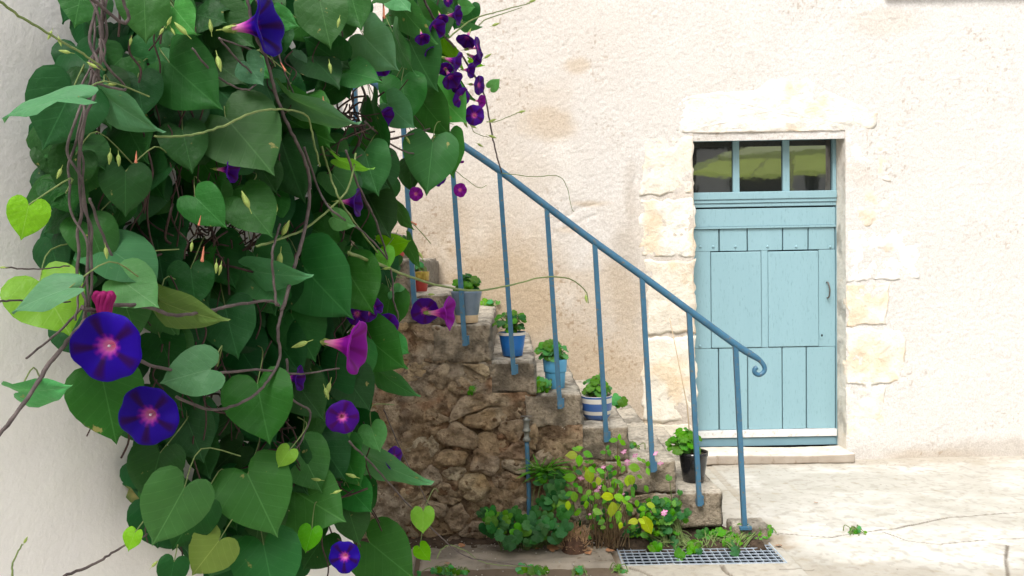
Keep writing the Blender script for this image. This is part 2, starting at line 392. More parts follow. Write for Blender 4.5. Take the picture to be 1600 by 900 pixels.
# =================================================================== THE HOUSE
GT = 0.0
ox0 = U(1083, 400, WALLY).x; ox1 = U(1321, 400, WALLY).x; oz1 = U(1200, 205, WALLY).z; oz0 = G(1200, 700, 0).z
DOORY = WALLY+.145
zt = U(1200, 697, DOORY).z       # top of the threshold
house = thing('house', 'cream roughcast house wall with a blue plank door and whitewashed stone surround', 'house', (ox0, WALLY, 0))
GRID = .0075
vx0, vx1, vz1 = -1.75, 4.35, 3.35
ax0 = vx0+round((ox0-vx0)/GRID)*GRID; ax1 = vx0+round((ox1-vx0)/GRID)*GRID; az1 = round(oz1/GRID)*GRID
na = int(round((vx1-vx0)/GRID))+1; nb = int(round(vz1/GRID))+1
def wpx(px, py): p = U(px, py, WALLY); return p.x, p.z
# stains and worn places, fixed on the wall (centre, radius x, radius z, strength, colour)
def wallcol(X, Z, H):
    x = X+vx0; z = Z
    base = np.ones(x.shape+(3,))*np.array((.665, .645, .628))
    tan = np.array((.52, .415, .30)); pale = np.array((.80, .77, .73)); grey = np.array((.44, .385, .325))
    def mixc(base, m, c): return base*(1-m[..., None])+np.asarray(c)*m[..., None]
    n = fb2(x*1.6, z*1.6, 5, 3); n2 = fb2(x*5, z*5, 5, 9)
    # the low left part behind the stair is bare and brownish, clean above and to the right
    sx, sz = wpx(1075, 600)
    left = sstep(2.3, -.3, x+(n-.5)*1.8)
    low = sstep(2.5, .8, z+(n-.5)*1.3)
    base = mixc(base, np.clip(left*(.20+.85*low)*1.0, 0, 1), tan)
    for (px, py, rx, rz, a, c) in [(903, 90, .10, .07, .6, tan), (850, 185, .22, .12, .55, tan), (820, 150, .35, .25, .25, tan), (975, 400, .12, .35, .55, grey), (930, 440, .35, .25, .5, tan), (960, 560, .22, .2, .4, tan), (830, 440, .3, .3, .25, tan),
                                   (985, 310, .05, .28, .4, grey), (1040, 480, .2, .5, .18, grey), (700, 400, .7, .35, .35, tan), (780, 330, .4, .2, .12, tan), (640, 330, .35, .4, .4, grey),
                                   (920, 305, .16, .03, .6, tan), (890, 345, .12, .035, .5, tan), (1000, 600, .3, .4, .22, tan), (880, 480, .25, .2, -.0, tan),
                                   (1385, 20, .25, .1, .25, tan), (1560, 690, .8, .08, .4, grey), (1450, 700, .4, .06, .35, tan), (1340, 260, .12, .1, .2, tan)]:
        cx, cz = wpx(px, py); r = np.hypot((x-cx)/rx, (z-cz)/rz)+(n2-.5)*1.3
        base = mixc(base, sstep(1.25, .45, r)*a, c)
    base = mixc(base, sstep(.60, .78, fb2(x*2.3+4, z*2.3, 4, 21))*.35*left, pale)
    base = mixc(base, sstep(.22, .0, z+(n2-.5)*.2)*.35, grey)
    k = sstep(.60, .72, fb2(x*26, z*26, 3, 5)); base = base*(1-.035*k[..., None])
    k = sstep(.80, .85, vn2(x*60, z*60, 15))*sstep(.5, .7, fb2(x*3, z*3, 3, 16)); base = base*(1-.30*k[..., None]*np.array((.8, 1, 1.2)))
    return np.clip(base, 0, .9)
def wallh(X, Z):
    x = X+vx0
    h = (fb2(x*1.1, Z*1.1, 3, 31)-.5)*.03+(fb2(x*22, Z*22, 2, 33)-.5)*.0015+(vn2(x*62, Z*62, 35)-.5)*.0035
    for pts, wd, dp in [([wpx(870, 335), wpx(905, 312), wpx(935, 305)], .022, .004), ([wpx(985, 300), wpx(992, 262)], .02, .004), ([wpx(880, 345), wpx(915, 330), wpx(940, 318)], .014, .003)]:
        h = h-dp*sstep(wd, 0, polydist(x, Z, pts)+(fb2(x*20, Z*20, 3, 8)-.5)*.03)
    return h
def keepw(xc, zc):
    x = xc+vx0; return ~((x > ax0) & (x < ax1) & (zc < az1))
wme = sheet('wall', (vx0, WALLY, -.06+0), (vx1-vx0, 0, 0), (0, 0, vz1+.06), na, nb, wallh, (0, -1, 0), wallcol, keepw)
wo = link('wall', wme, M_WALL, house); wo.location = -Vector(house.location)
mb = MB()                                           # the house beyond the detailed part: front, top course and depth
for (x0, x1, z0, z1) in [(-5, vx0, -.06, 6.2), (vx1, 9, -.06, 6.2), (vx0, vx1, vz1, 6.2)]:
    mb.add([(x0, WALLY, z0), (x1, WALLY, z0), (x1, WALLY, z1), (x0, WALLY, z1)], [(0, 1, 2, 3)], (.665, .645, .628), smooth=False)
mb.add([(-5, WALLY, 6.2), (9, WALLY, 6.2), (9, 9, 6.2), (-5, 9, 6.2), (-5, WALLY, 0), (-5, 9, 0), (9, WALLY, 0), (9, 9, 0)], [(0, 1, 2, 3), (4, 5, 3, 0), (1, 2, 7, 6), (5, 7, 2, 3)], (.8, .765, .725), smooth=False)
mb.build('upper_wall', M_WALL, house)
# reveals (the thickness of the wall round the opening)
mb = MB(); d1 = WALLY+.30
def rev_col(n): return (.62, .55, .47)
RV_ = me_np('reveal', [(0, 0, 0)], np.zeros((0, 4), int)) if False else None
def reveal(O, A, B, N, nme):
    f = lambda X, Z: (fb2(X*14, Z*14, 4, 41)-.5)*.010
    c = lambda X, Z, H: np.ones(X.shape+(3,))*np.array((.80, .74, .66))*(1-.35*sstep(.54, .70, fb2(X*9, Z*9, 4, 44)))[..., None]
    me = sheet(nme, O, A, B, max(2, int(np.linalg.norm(A)/.012)), max(2, int(np.linalg.norm(B)/.012)), f, N, c)
    o = link(nme, me, M_STONE, house); o.location = -Vector(house.location)
reveal((ax1, WALLY-.012, -.05), (0, .30, 0), (0, 0, az1+.05), (-1, 0, 0), 'reveal')
reveal((ax0, WALLY-.012, -.05), (0, .30, 0), (0, 0, az1+.05), (1, 0, 0), 'reveal')
reveal((ax0, WALLY-.012, az1), (0, .30, 0), (ax1-ax0, 0, 0), (0, 0, -1), 'reveal')

# stones of the surround: irregular plates proud of the render, outline in wall metres
def plate(outline, proud, seed, col, nm='stone', n_ring=9, parent=house, mt=None, amp=.010, Y=WALLY, drop=.03, jag=.012, edge=.25, facet=0):
    pts = crom([(x, 0, z) for x, z in outline]+[(outline[0][0], 0, outline[0][1])], 5)[:-1] if False else None
    P = []
    m = len(outline)
    for i in range(m):
        a = Vector(outline[i]); b = Vector(outline[(i+1) % m]); k = max(2, int((b-a).length/.022))
        for j in range(k): P.append(a.lerp(b, j/k))
    P = np.array([(p.x, p.y) for p in P]); c = P.mean(0)
    jn = (fb2(P[:, 0]*16+seed, P[:, 1]*16, 3, seed)-.5)*2*jag; dirv = P-c; dirv /= np.linalg.norm(dirv, axis=1, keepdims=True); P = P+dirv*jn[:, None]
    V = []; C = []; K = len(P)
    rings = [(1.0, -drop)]+[(1-(i/n_ring)**1.15, proud*min(1, (i/n_ring)/edge*.55+.45) if i else proud*.35) for i in range(n_ring)]
    for s, h in rings:
        Q = c+(P-c)*s
        wf = worley(Q[:, 0]*15+seed, Q[:, 1]*19, seed)[2]*facet if facet else 0
        hh = h+(wf+(fb2(Q[:, 0]*11+seed, Q[:, 1]*11, 5, seed+1, .6)-.5)*2*amp if h > 0 else 0)
        for q, z in zip(Q, np.broadcast_to(hh, (K,))): V.append((q[0], Y-z, q[1]))
    V.append((c[0], Y-proud-((fb2(np.array([c[0]*11+seed]), np.array([c[1]*11]), 5, seed+1, .6)[0]-.5)*2*amp), c[1]))
    V = np.array(V); F = []
    nr = len(rings)
    for i in range(nr-1):
        for k in range(K):
            k2 = (k+1) % K; F.append((i*K+k, i*K+k2, (i+1)*K+k2, (i+1)*K+k))
    F = np.array(F); 
    me = bpy.data.meshes.new(nm)
    tri = [((nr-1)*K+k, (nr-1)*K+(k+1) % K, len(V)-1) for k in range(K)]
    o = np.array(parent.location); me.from_pydata((V-o).tolist(), [], F.tolist()+tri)
    bmx = bmesh.new(); bmx.from_mesh(me); bmesh.ops.recalc_face_normals(bmx, faces=bmx.faces)
    # recalc on an open cup can turn inwards: face the camera side
    if sum(f.normal.y*f.calc_area() for f in bmx.faces) > 0: bmesh.ops.reverse_faces(bmx, faces=bmx.faces)
    bmx.to_mesh(me); bmx.free()
    me.polygons.foreach_set('use_smooth', [True]*len(me.polygons))
    a = me.color_attributes.new('Col', 'FLOAT_COLOR', 'POINT'); g = np.array(col)
    nn = fb2(V[:, 0]*6+seed, V[:, 2]*6, 4, seed+9); cc = np.ones((len(V), 4), np.float32); cc[:, :3] = g*(1-.22*sstep(.5, .75, nn)[:, None]*np.array((.3, .8, 1.4)))
    a.data.foreach_set('color', cc.ravel())
    return link(nm, me, mt or M_STONE, parent)
def PX(*pp): return [wpx(x, y) for x, y in pp]
WW = (.86, .84, .81)
plate(PX((1056, 206), (1053, 172), (1072, 148), (1130, 143), (1178, 142), (1205, 126), (1262, 122), (1290, 140), (1330, 160), (1372, 178), (1362, 201), (1321, 204), (1200, 206), (1083, 208)), .012, 3, (.82, .80, .755), 'lintel_stone', 14, amp=.013, jag=.03, edge=.5)
for k, (pp, col) in enumerate([
    (((1010, 212), (1082, 213), (1082, 300), (1000, 305)), (0.786, 0.739, 0.655)), (((1000, 311), (1083, 309), (1085, 402), (1002, 400)), (0.814, 0.786, 0.721)),
    (((1008, 407), (1085, 408), (1086, 520), (1012, 522)), (0.749, 0.693, 0.599)), (((1012, 528), (1087, 526), (1090, 660), (1006, 655), (1002, 590)), (0.814, 0.768, 0.674)),
    (((1000, 662), (1090, 665), (1094, 700), (1004, 700)), (0.786, 0.730, 0.618)),
    (((1324, 210), (1392, 208), (1390, 282), (1325, 285)), (0.814, 0.796, 0.768)), (((1324, 291), (1415, 288), (1412, 352), (1324, 355)), (0.805, 0.796, 0.777)),
    (((1324, 361), (1436, 359), (1436, 436), (1323, 440)), (0.833, 0.824, 0.814)), (((1323, 446), (1388, 444), (1386, 508), (1323, 510)), (0.805, 0.768, 0.711)),
    (((1323, 516), (1412, 514), (1418, 596), (1322, 600)), (0.805, 0.777, 0.721)), (((1322, 606), (1384, 603), (1380, 700), (1324, 702)), (0.796, 0.758, 0.693))]):
    plate(PX(*pp), (.0045 if k < 5 else .0035), 20+k, col, 'stone', 9, amp=.012, jag=.03, edge=.6)

# threshold step in front of the door
tx0 = U(1094, 715, WALLY-.12).x-.2; tx1 = U(1337, 715, WALLY-.12).x
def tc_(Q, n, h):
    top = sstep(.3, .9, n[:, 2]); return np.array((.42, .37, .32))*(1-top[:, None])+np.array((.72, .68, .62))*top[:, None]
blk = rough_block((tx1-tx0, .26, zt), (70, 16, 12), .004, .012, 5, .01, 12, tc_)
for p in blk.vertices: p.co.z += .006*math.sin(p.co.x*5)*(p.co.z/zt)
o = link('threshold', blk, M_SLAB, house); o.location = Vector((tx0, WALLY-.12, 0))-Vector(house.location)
# the window sill high on the right
a = U(1386, -7, WALLY-.04)
mb = MB(); cbox(mb, a.x, a.x+1.5, WALLY-.04, WALLY+.05, a.z, a.z+.06, .006); mb.build('window_sill', M_WHITE, house)

# ------------------------------------------------------------------ the door
DL = Vector((ax0, DOORY, zt))
door = link('door', None, None, house); door.location = DL-Vector(house.location)
def dz(py, Y=DOORY): return U(1200, py, Y).z
def dx(px, Y=DOORY): return U(px, 450, Y).x
def dpart(name, px0, px1, py0, py1, y0, y1, m=M_DOOR, b=.003, wob=0, **kw):
    mb = MB(); cbox(mb, px0 if px0 < 20 else dx(px0), px1 if px1 < 20 else dx(px1), DOORY+y0, DOORY+y1, dz(py1), dz(py0), b, wob=wob)
    return mb.build(name, m, door, **kw)
XL, XR = ax0+.002, ax1-.002
dpart('backing', XL, XR, 208, 697, .052, .06, M_GAP, 0)
dpart('frame_head', XL, XR, 206, 219, -.004, .05)
dpart('frame_jamb', 1301.5, XR, 219.2, 299, -.004, .05)
dpart('frame_jamb', XL, 1083, 219.2, 299, -.004, .05)
for a, b in ((1147, 1157), (1224.5, 1235)): dpart('glazing_bar', a, b, 219.2, 299, .002, .045)
dpart('sill_rail', XL, XR, 299.2, 311, -.018, .05, b=.006); dpart('moulding', XL, XR, 311.3, 316.5, -.010, .05, b=.004); dpart('moulding', XL, XR, 317, 322.5, -.002, .05, b=.004)
dpart('top_rail', XL, 1306, 325, 353, .004, .05, b=.003); dpart('moulding', XL, 1306, 353.3, 356.3, -.004, .05, b=.002)
xs = [XL, 1125, 1169, 1224, 1264, 1306]
for a, b in zip(xs[:-1], xs[1:]): dpart('plank', (a+.9 if a > 20 else a), b-.9, 356.6, 391, .010, .045, b=.003, wob=.0012)
dpart('stile', XL, 1111, 391.5, 543, .010, .045, wob=.001); dpart('stile', 1190.5, 1200.5, 391.5, 543, .009, .045); dpart('stile', 1280, 1306, 391.5, 543, .010, .045, wob=.001)
dpart('panel', 1111.6, 1190, 392.5, 542.5, .004, .045, b=.006, wob=.002); dpart('panel', 1201.1, 1279.3, 393, 542, .003, .045, b=.006, wob=.002)
xs = [XL, 1122.5, 1168, 1222, 1260, 1306]
for a, b in zip(xs[:-1], xs[1:]): dpart('plank', (a+.9 if a > 20 else a), b-.9, 543.6, 671, .010, .045, b=.003, wob=.0014)
dpart('weather_strip', XL, 1306, 671.5, 682.5, -.012, .045, M_WHITE, b=.004); dpart('kick_board', XL, 1306, 684, 696.5, .004, .045, M_DOORB)
dpart('frame_jamb', 1306.6, XR, 323, 697, -.002, .05)
for px in (1094, 1114, 1149, 1199, 1244, 1297):
    mb = MB(); c = U(px, 385.5, DOORY+.010); lathe(mb, [(.011, 0), (.010, .004), (.006, .007), (0.0005, .008)], (0, 0, 0), 12)
    mb.v = [(c.x+x, c.y-z, c.z+y) for x, y, z in mb.v]; mb.f = [f[::-1] for f in mb.f]; mb.build('rivet', M_DOOR, door)
mb = MB(); c = U(1094, 541, DOORY+.008); lathe(mb, [(.012, 0), (.010, .005), (.0005, .008)], (0, 0, 0), 12); mb.v = [(c.x+x, c.y-z, c.z+y) for x, y, z in mb.v]; mb.f = [f[::-1] for f in mb.f]; mb.build('rivet', M_DOOR, door)
# handle and keyhole
mb = MB(); a = U(1291.5, 441, DOORY+.01); b = U(1292.5, 465, DOORY+.01)
tube(mb, crom([a, a+Vector((0, -.03, -.004)), a.lerp(b, .5)+Vector((.006, -.04, 0)), b+Vector((0, -.03, .004)), b], 5), .0055, 8); mb.build('handle', M_IRON, door)
mb = MB(); a = U(1284, 524, DOORY+.009); cbox(mb, a.x-.018, a.x+.018, a.y-.003, a.y+.002, a.z-.026, a.z+.024, .001); mb.build('lock_plate', M_DOOR, door)
mb = MB(); lathe(mb, [(.0065, 0), (.0005, .0008)], (0, 0, 0), 12); lathe(mb, [(.0005, .0008), (.0005, .0008)], (0, 0, 0), 3)
mb.v = [(a.x+x, a.y-.0032-z, a.z+y*1.5) for x, y, z in mb.v]; mb.f = [f[::-1] for f in mb.f]; mb.build('keyhole', M_GAP, door)
# panes
mg, ntg, pg = new_mat('old_window_glass')
pg.inputs['Base Color'].default_value = (.012, .014, .013, 1); pg.inputs['Roughness'].default_value = .03; pg.inputs['IOR'].default_value = 2.4; pg.inputs['Specular IOR Level'].default_value = .5
nz = ntg.nodes.new('ShaderNodeTexNoise'); nz.inputs['Scale'].default_value = 3; bb = ntg.nodes.new('ShaderNodeBump'); bb.inputs['Distance'].default_value = .0003; ntg.links.new(nz.outputs[0], bb.inputs['Height']); ntg.links.new(bb.outputs[0], pg.inputs['Normal'])
for a, b in ((XL, 1147), (1157, 1224.5), (1235, 1301.5)): dpart('pane', a, b, 219.2, 299, .022, .027, mg, 0)

# =================================================================== THE YARD
YF = 4.10
def gp(px, py): p = G(px, py, 0); return (p.x, p.y)
gx0, gx1, gy0, gy1 = -1.6, 4.6, 3.2, 5.75; GG = .008
cracks = [([gp(1215, 833), gp(1270, 838), gp(1300, 840), gp(1330, 833), gp(1400, 825), gp(1480, 808), gp(1550, 803), gp(1640, 796)], .006, .012),
          ([gp(1380, 831), gp(1420, 845), gp(1470, 850), gp(1540, 843), gp(1640, 838)], .004, .006), ([gp(1574, 850), gp(1571, 872), gp(1574, 890), gp(1578, 930)], .006, .012),
          ([gp(1128, 884), gp(1133, 893), gp(1145, 902), gp(1160, 930)], .009, .018), ([gp(985, 888), gp(1000, 893), gp(1010, 897), gp(1040, 915)], .008, .016), ([gp(1220, 890), gp(1270, 888)], .004, .006)]
gA, gB, gC, gD = gp(962, 849), gp(1202, 846), gp(1227, 880), gp(970, 885)          # the grate
gr = (min(gA[0], gD[0]), max(gB[0], gC[0]), min(gC[1], gD[1]), max(gA[1], gB[1]))
gcx0, gcx1, gcy0, gcy1 = (gA[0]+gD[0])/2, (gB[0]+gC[0])/2, gD[1], gA[1]
sl0 = gp(556, 893)[1]
def groundh(X, Y):
    x = X+gx0; y = Y+gy0
    h = (fb2(x*1.3, y*1.3, 3, 61)-.5)*.014+(fb2(x*16, y*16, 4, 63)-.5)*.006
    w = (fb2(x*18, y*18, 4, 65)-.5)*.02
    for pts, wd, dp in cracks: h = h-dp*sstep(wd, wd*.3, np.abs(polydist(x, y, pts)+w*.5))
    # a worn lip where the topping has broken away towards the camera
    lip = polydist(x, y, LIP); 
    return h-.008*below_lip(x, y)
LIP = [gp(1225, 842), gp(1262, 852), gp(1300, 872), gp(1340, 876), gp(1390, 868), gp(1440, 852), gp(1500, 846), gp(1600, 840), gp(1800, 832)]
def below_lip(x, y):
    lx = np.array([p[0] for p in LIP]); ly = np.array([p[1] for p in LIP])
    yy = np.interp(x, lx, ly, left=9, right=ly[-1]); n = (fb2(x*7, y*7, 4, 71)-.5)*.10
    return sstep(.0, .02, yy-y+n)*(x > lx[0]-.05)
def groundc(X, Y, H):
    x = X+gx0; y = Y+gy0; c = np.ones(x.shape+(3,))*np.array((.57, .558, .52))
    def mixc(b, m, q): return b*(1-m[..., None])+np.asarray(q)*m[..., None]
    n = fb2(x*2.2, y*3.5, 5, 73); n2 = fb2(x*9, y*14, 5, 75); n3 = fb2(x*1.1+3, y*2, 4, 77)
    c = mixc(c, sstep(.45, .62, n)*.6, (.42, .40, .35)); c = mixc(c, sstep(.48, .60, n2)*.50, (.45, .43, .385))
    c = mixc(c, sstep(.50, .62, n3)*.55, (.68, .67, .635))
    c = mixc(c, below_lip(x, y)*sstep(.62, .40, n3+(n2-.5)*.5)*.7, (.38, .345, .29))
    c = mixc(c, sstep(gp(1240, 860)[0]+.15, gp(1240, 860)[0]-.2, x+(n2-.5)*.3)*.5, (.42, .37, .29))
    c = mixc(c, sstep(5.38, 5.6, y+(n2-.5)*.3)*.7, (.44, .39, .32)); c = mixc(c, sstep(.70, .74, vn2(x*40, y*40, 79))*.35, (.30, .27, .23))
    c = mixc(c, sstep(.25, .0, np.hypot((x-gp(1170, 830)[0])/1.4, y-4.12)+(n2-.5)*.2)*.7, (.33, .25, .17))
    for pts, wd, dp in cracks: c = mixc(c, sstep(wd*1.8, wd*.5, polydist(x, y, pts)+(n2-.5)*.006)*.8, (.13, .10, .07))
    # bare earth on the left, in front of the slabs and along the foot of the wall
    e = sstep(gcx0+.02, gcx0-.03, x+(n2-.5)*.05)
    c = mixc(c, e, (.16, .12, .085))
    return np.clip(c, 0, .9)
def gkeep(xc, yc):
    x = xc+gx0; y = yc+gy0
    return ~((x > gcx0+.012) & (x < gcx1-.012) & (y > gcy0+.012) & (y < gcy1-.012))
gme = sheet('ground', (gx0, gy0, 0), (gx1-gx0, 0, 0), (0, gy1-gy0, 0), int((gx1-gx0)/GG), int((gy1-gy0)/GG), groundh, (0, 0, 1), groundc, gkeep)
link('ground', gme, M_GROUND, None, kind='structure')
mb = MB()
for (x0, x1, y0, y1) in [(-30, 30, -30, gy0), (-30, gx0, gy0, 30), (gx1, 30, gy0, 30)]:
    mb.add([(x0, y0, -.004), (x1, y0, -.004), (x1, y1, -.004), (x0, y1, -.004)], [(0, 1, 2, 3)], (.52, .49, .44), smooth=False)
link('yard', mb.mesh('yard'), M_GROUND, None, kind='structure')
# slabs at the left
def slab(pts, seed, label=None):
    """pts four ground corners; 35 mm thick, top 18 mm above the earth"""
    n = 60; m = 24; (a, b, c, d) = [np.array(p) for p in pts]
    u, v = np.meshgrid(np.linspace(0, 1, n), np.linspace(0, 1, m), indexing='ij')
    P = a*((1-u)*(1-v))[..., None]+b*(u*(1-v))[..., None]+c*(u*v)[..., None]+d*((1-u)*v)[..., None]
    z = .020+(fb2(P[..., 0]*7, P[..., 1]*7, 4, seed)-.5)*.010
    jag = (fb2(P[..., 0]*12+5, P[..., 1]*12, 4, seed+3)-.5)*.03
    edge = (u == 0) | (u == 1) | (v == 0) | (v == 1); P[..., 1] += jag*edge
    ring2 = np.minimum(np.minimum(u, 1-u)*(n-1), np.minimum(v, 1-v)*(m-1))
    z = z-.030*(ring2 == 0)-.003*(ring2 == 1)
    V = np.concatenate([P, z[..., None]], -1).reshape(-1, 3); i = np.arange(n*m).reshape(n, m)
    F = np.stack([i[:-1, :-1], i[1:, :-1], i[1:, 1:], i[:-1, 1:]], -1).reshape(-1, 4)
    s = fb2(V[:, 0]*5, V[:, 1]*9, 5, seed+5); C = np.array((.34, .30, .25))*(1-sstep(.5, .7, s)[:, None]*.35)
    me = me_np('paving_slab', V, F, C); return link('paving_slab', me, M_SLAB, paving, )
paving = thing('paving', 'row of worn brown stone slabs at the foot of the rubble wall', 'paving', (gp(800, 870)[0], gp(800, 870)[1], 0))
paving['kind'] = 'structure'
def sc(o): o.location = -Vector(paving.location); return o
sc(slab([gp(540, 925), gp(644, 925), gp(657, 822), gp(560, 822)], 81)); sc(slab([gp(652, 893), gp(968, 889), gp(946, 842), gp(660, 850)], 83))
sc(slab([gp(400, 925), gp(532, 925), gp(552, 822), gp(440, 822)], 85))
del paving['category'], paving['label']

# drain grate
grate = thing('drain_grate', 'galvanised steel drain grate at the foot of the stair, weeds creeping over it', 'grate', (gcx0, gcy0, 0))
mb = MB(); z1 = .006; z0 = -.02
for (x0, x1, y0, y1) in [(gcx0, gcx1, gcy0, gcy0+.006), (gcx0, gcx1, gcy1-.006, gcy1), (gcx0, gcx0+.006, gcy0+.006, gcy1-.006), (gcx1-.006, gcx1, gcy0+.006, gcy1-.006)]:
    cbox(mb, x0, x1, y0, y1, z0, z1, .0008)
mb.build('frame', M_GALV, grate)
nx, ny = 22, 8; GX = gcx1-gcx0; GY = gcy1-gcy0
mb = MB(); cbox(mb, -.0018, .0018, .006, GY-.006, z1-.016, z1-.001, .0004); bme = mb.mesh('bearing_bar'); bme.materials.append(M_GALV)
for i in range(1, nx):
    o = link('bearing_bar', bme, None, grate); o.location = (GX*i/nx, 0, 0)
mb = MB(); cbox(mb, .006, GX-.006, -.0018, .0018, z1-.005, z1, .0004); bme = mb.mesh('cross_bar'); bme.materials.append(M_GALV)
for i in range(1, ny):
    o = link('cross_bar', bme, None, grate); o.location = (0, GY*i/ny, .0006)
mb = MB(); x0, x1, y0, y1 = gcx0+.001, gcx1-.001, gcy0+.001, gcy1-.001
mb.add([(x0, y0, -.09), (x1, y0, -.09), (x1, y1, -.09), (x0, y1, -.09), (x0, y0, -.021), (x1, y0, -.021), (x1, y1, -.021), (x0, y1, -.021)], [(0, 1, 2, 3), (4, 5, 1, 0), (5, 6, 2, 1), (6, 7, 3, 2), (7, 4, 0, 3)], smooth=False)
link('drain_pit', mb.mesh('drain_pit'), M_PIT, None, kind='structure')

# =================================================================== THE STAIR
stair = thing('stone_stair', 'old outdoor stone stair on a brown rubble wall, rising left along the house', 'stair', (1.2, YF, 0))
cor = [(1197, 815), (1130, 767), (1056, 717), (983, 664), (910, 613), (837, 563), (767, 505), (703, 458), (640, 404), (575, 352), (510, 300)]
CX = [U(x, y, YF).x for x, y in cor]; CZ = [U(x, y, YF).z for x, y in cor]
for i in range(9, 11): pass
# regularise the depth direction; the tops come from the photograph
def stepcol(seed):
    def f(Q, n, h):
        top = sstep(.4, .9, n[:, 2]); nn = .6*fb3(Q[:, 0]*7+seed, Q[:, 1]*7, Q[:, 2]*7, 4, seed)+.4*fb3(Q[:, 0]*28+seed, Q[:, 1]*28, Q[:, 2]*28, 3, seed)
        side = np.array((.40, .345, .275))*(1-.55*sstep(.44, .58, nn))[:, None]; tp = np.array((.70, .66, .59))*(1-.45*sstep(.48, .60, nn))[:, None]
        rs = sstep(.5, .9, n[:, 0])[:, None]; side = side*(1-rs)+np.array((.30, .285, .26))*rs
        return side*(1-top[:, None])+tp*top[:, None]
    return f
for i in range(len(cor)):
    zt_ = CZ[i]; zb = CZ[i-1] if i > 0 else -.03
    if i == 0: continue
    zb = CZ[i-1]-.004 if i > 1 else -.03
    x1 = CX[i]; x0 = CX[min(i+1, len(cor)-1)]-(.06+.16*random.random()) if i < len(cor)-1 else CX[i]-1.6
    if i == len(cor)-1: x0 = CX[i]-1.6
    if i == 1: zb = CZ[0]-.03
    dims = (x1-x0, WALLY-YF+.03, max(.08, zt_-zb))
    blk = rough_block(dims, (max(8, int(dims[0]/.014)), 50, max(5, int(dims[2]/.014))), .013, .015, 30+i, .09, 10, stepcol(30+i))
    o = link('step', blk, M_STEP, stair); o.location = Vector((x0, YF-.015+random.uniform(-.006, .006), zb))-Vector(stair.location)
# low kerb block under the last post
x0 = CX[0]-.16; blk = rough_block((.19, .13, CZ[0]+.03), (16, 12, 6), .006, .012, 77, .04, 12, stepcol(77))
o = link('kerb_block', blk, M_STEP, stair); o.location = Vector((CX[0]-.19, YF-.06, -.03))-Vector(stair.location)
# profile under the step blocks
def zprof(x):
    z = 0
    for i in range(1, len(cor)):
        if x <= CX[i]: z = (CZ[i-1] if i > 1 else .02)
    return z
RX0, RX1 = -2.2, CX[1]-.01
def zprof_np(x):
    z = np.zeros_like(x)
    for i in range(1, len(cor)): z = np.where(x <= CX[i], (CZ[i-1] if i > 1 else 0.02), z)
    return z
# mortar sheet with deep relief
ZT = zprof(RX0)+.02
def mh(X, Z):
    x = X+RX0; f1, f2, idd = worley(x*9+fb2(x*6, Z*6, 3, 5)*1.2, Z*12+fb2(x*6, Z*6, 3, 6)*1.2, 4)
    lump = sstep(.0, .35, f2-f1)
    return -.010+(fb2(x*3.5, Z*3.5, 4, 91)-.5)*.085+(fb2(x*15, Z*15, 5, 93, .62)-.5)*.040+lump*.005+worley(x*17+fb2(x*9, Z*9, 3, 15), Z*24+fb2(x*9, Z*9, 3, 16), 8)[2]*.016
def mc(X, Z, H):
    x = X+RX0; n = fb2(x*5, Z*5, 5, 95); n2 = fb2(x*14, Z*14, 4, 97)
    c = np.ones(x.shape+(3,))*np.array((.37, .30, .215)); m = sstep(.45, .65, n)[..., None]; c = c*(1-m)+np.array((.44, .37, .28))*m
    m = sstep(.52, .64, n2)[..., None]*.75; c = c*(1-m)+np.array((.12, .085, .06))*m
    m = sstep(.62, .75, fb2(x*9+9, Z*9, 4, 99))[..., None]*.6; c = c*(1-m)+np.array((.32, .19, .12))*m
    m = sstep(.50, .66, fb2(x*3.3+2, Z*4.5, 4, 101))[..., None]*.75; c = c*(1-m)+np.array((.46, .435, .385))*m
    return c
me = sheet('mortar', (RX0, YF, -.04), (RX1-RX0, 0, 0), (0, 0, ZT+.04), int((RX1-RX0)/.009), int((ZT+.04)/.009), mh, (0, -1, 0), mc, lambda xc, zc: (zc-.04) < zprof_np(xc+RX0)+.01)
o = link('mortar', me, M_MORTAR, stair); o.location = -Vector(stair.location)
# solid core behind it
mb = MB()
for i in range(1, len(cor)):
    xa = CX[i+1] if i+1 < len(cor) else -2.2; xb = CX[i]-.02; top = (CZ[i-1] if i > 1 else .02)-.01
    cbox(mb, xa-.02, xb, YF+.10, WALLY, -.05, top, 0)
mb.build('core_masonry', M_MORTAR, stair)
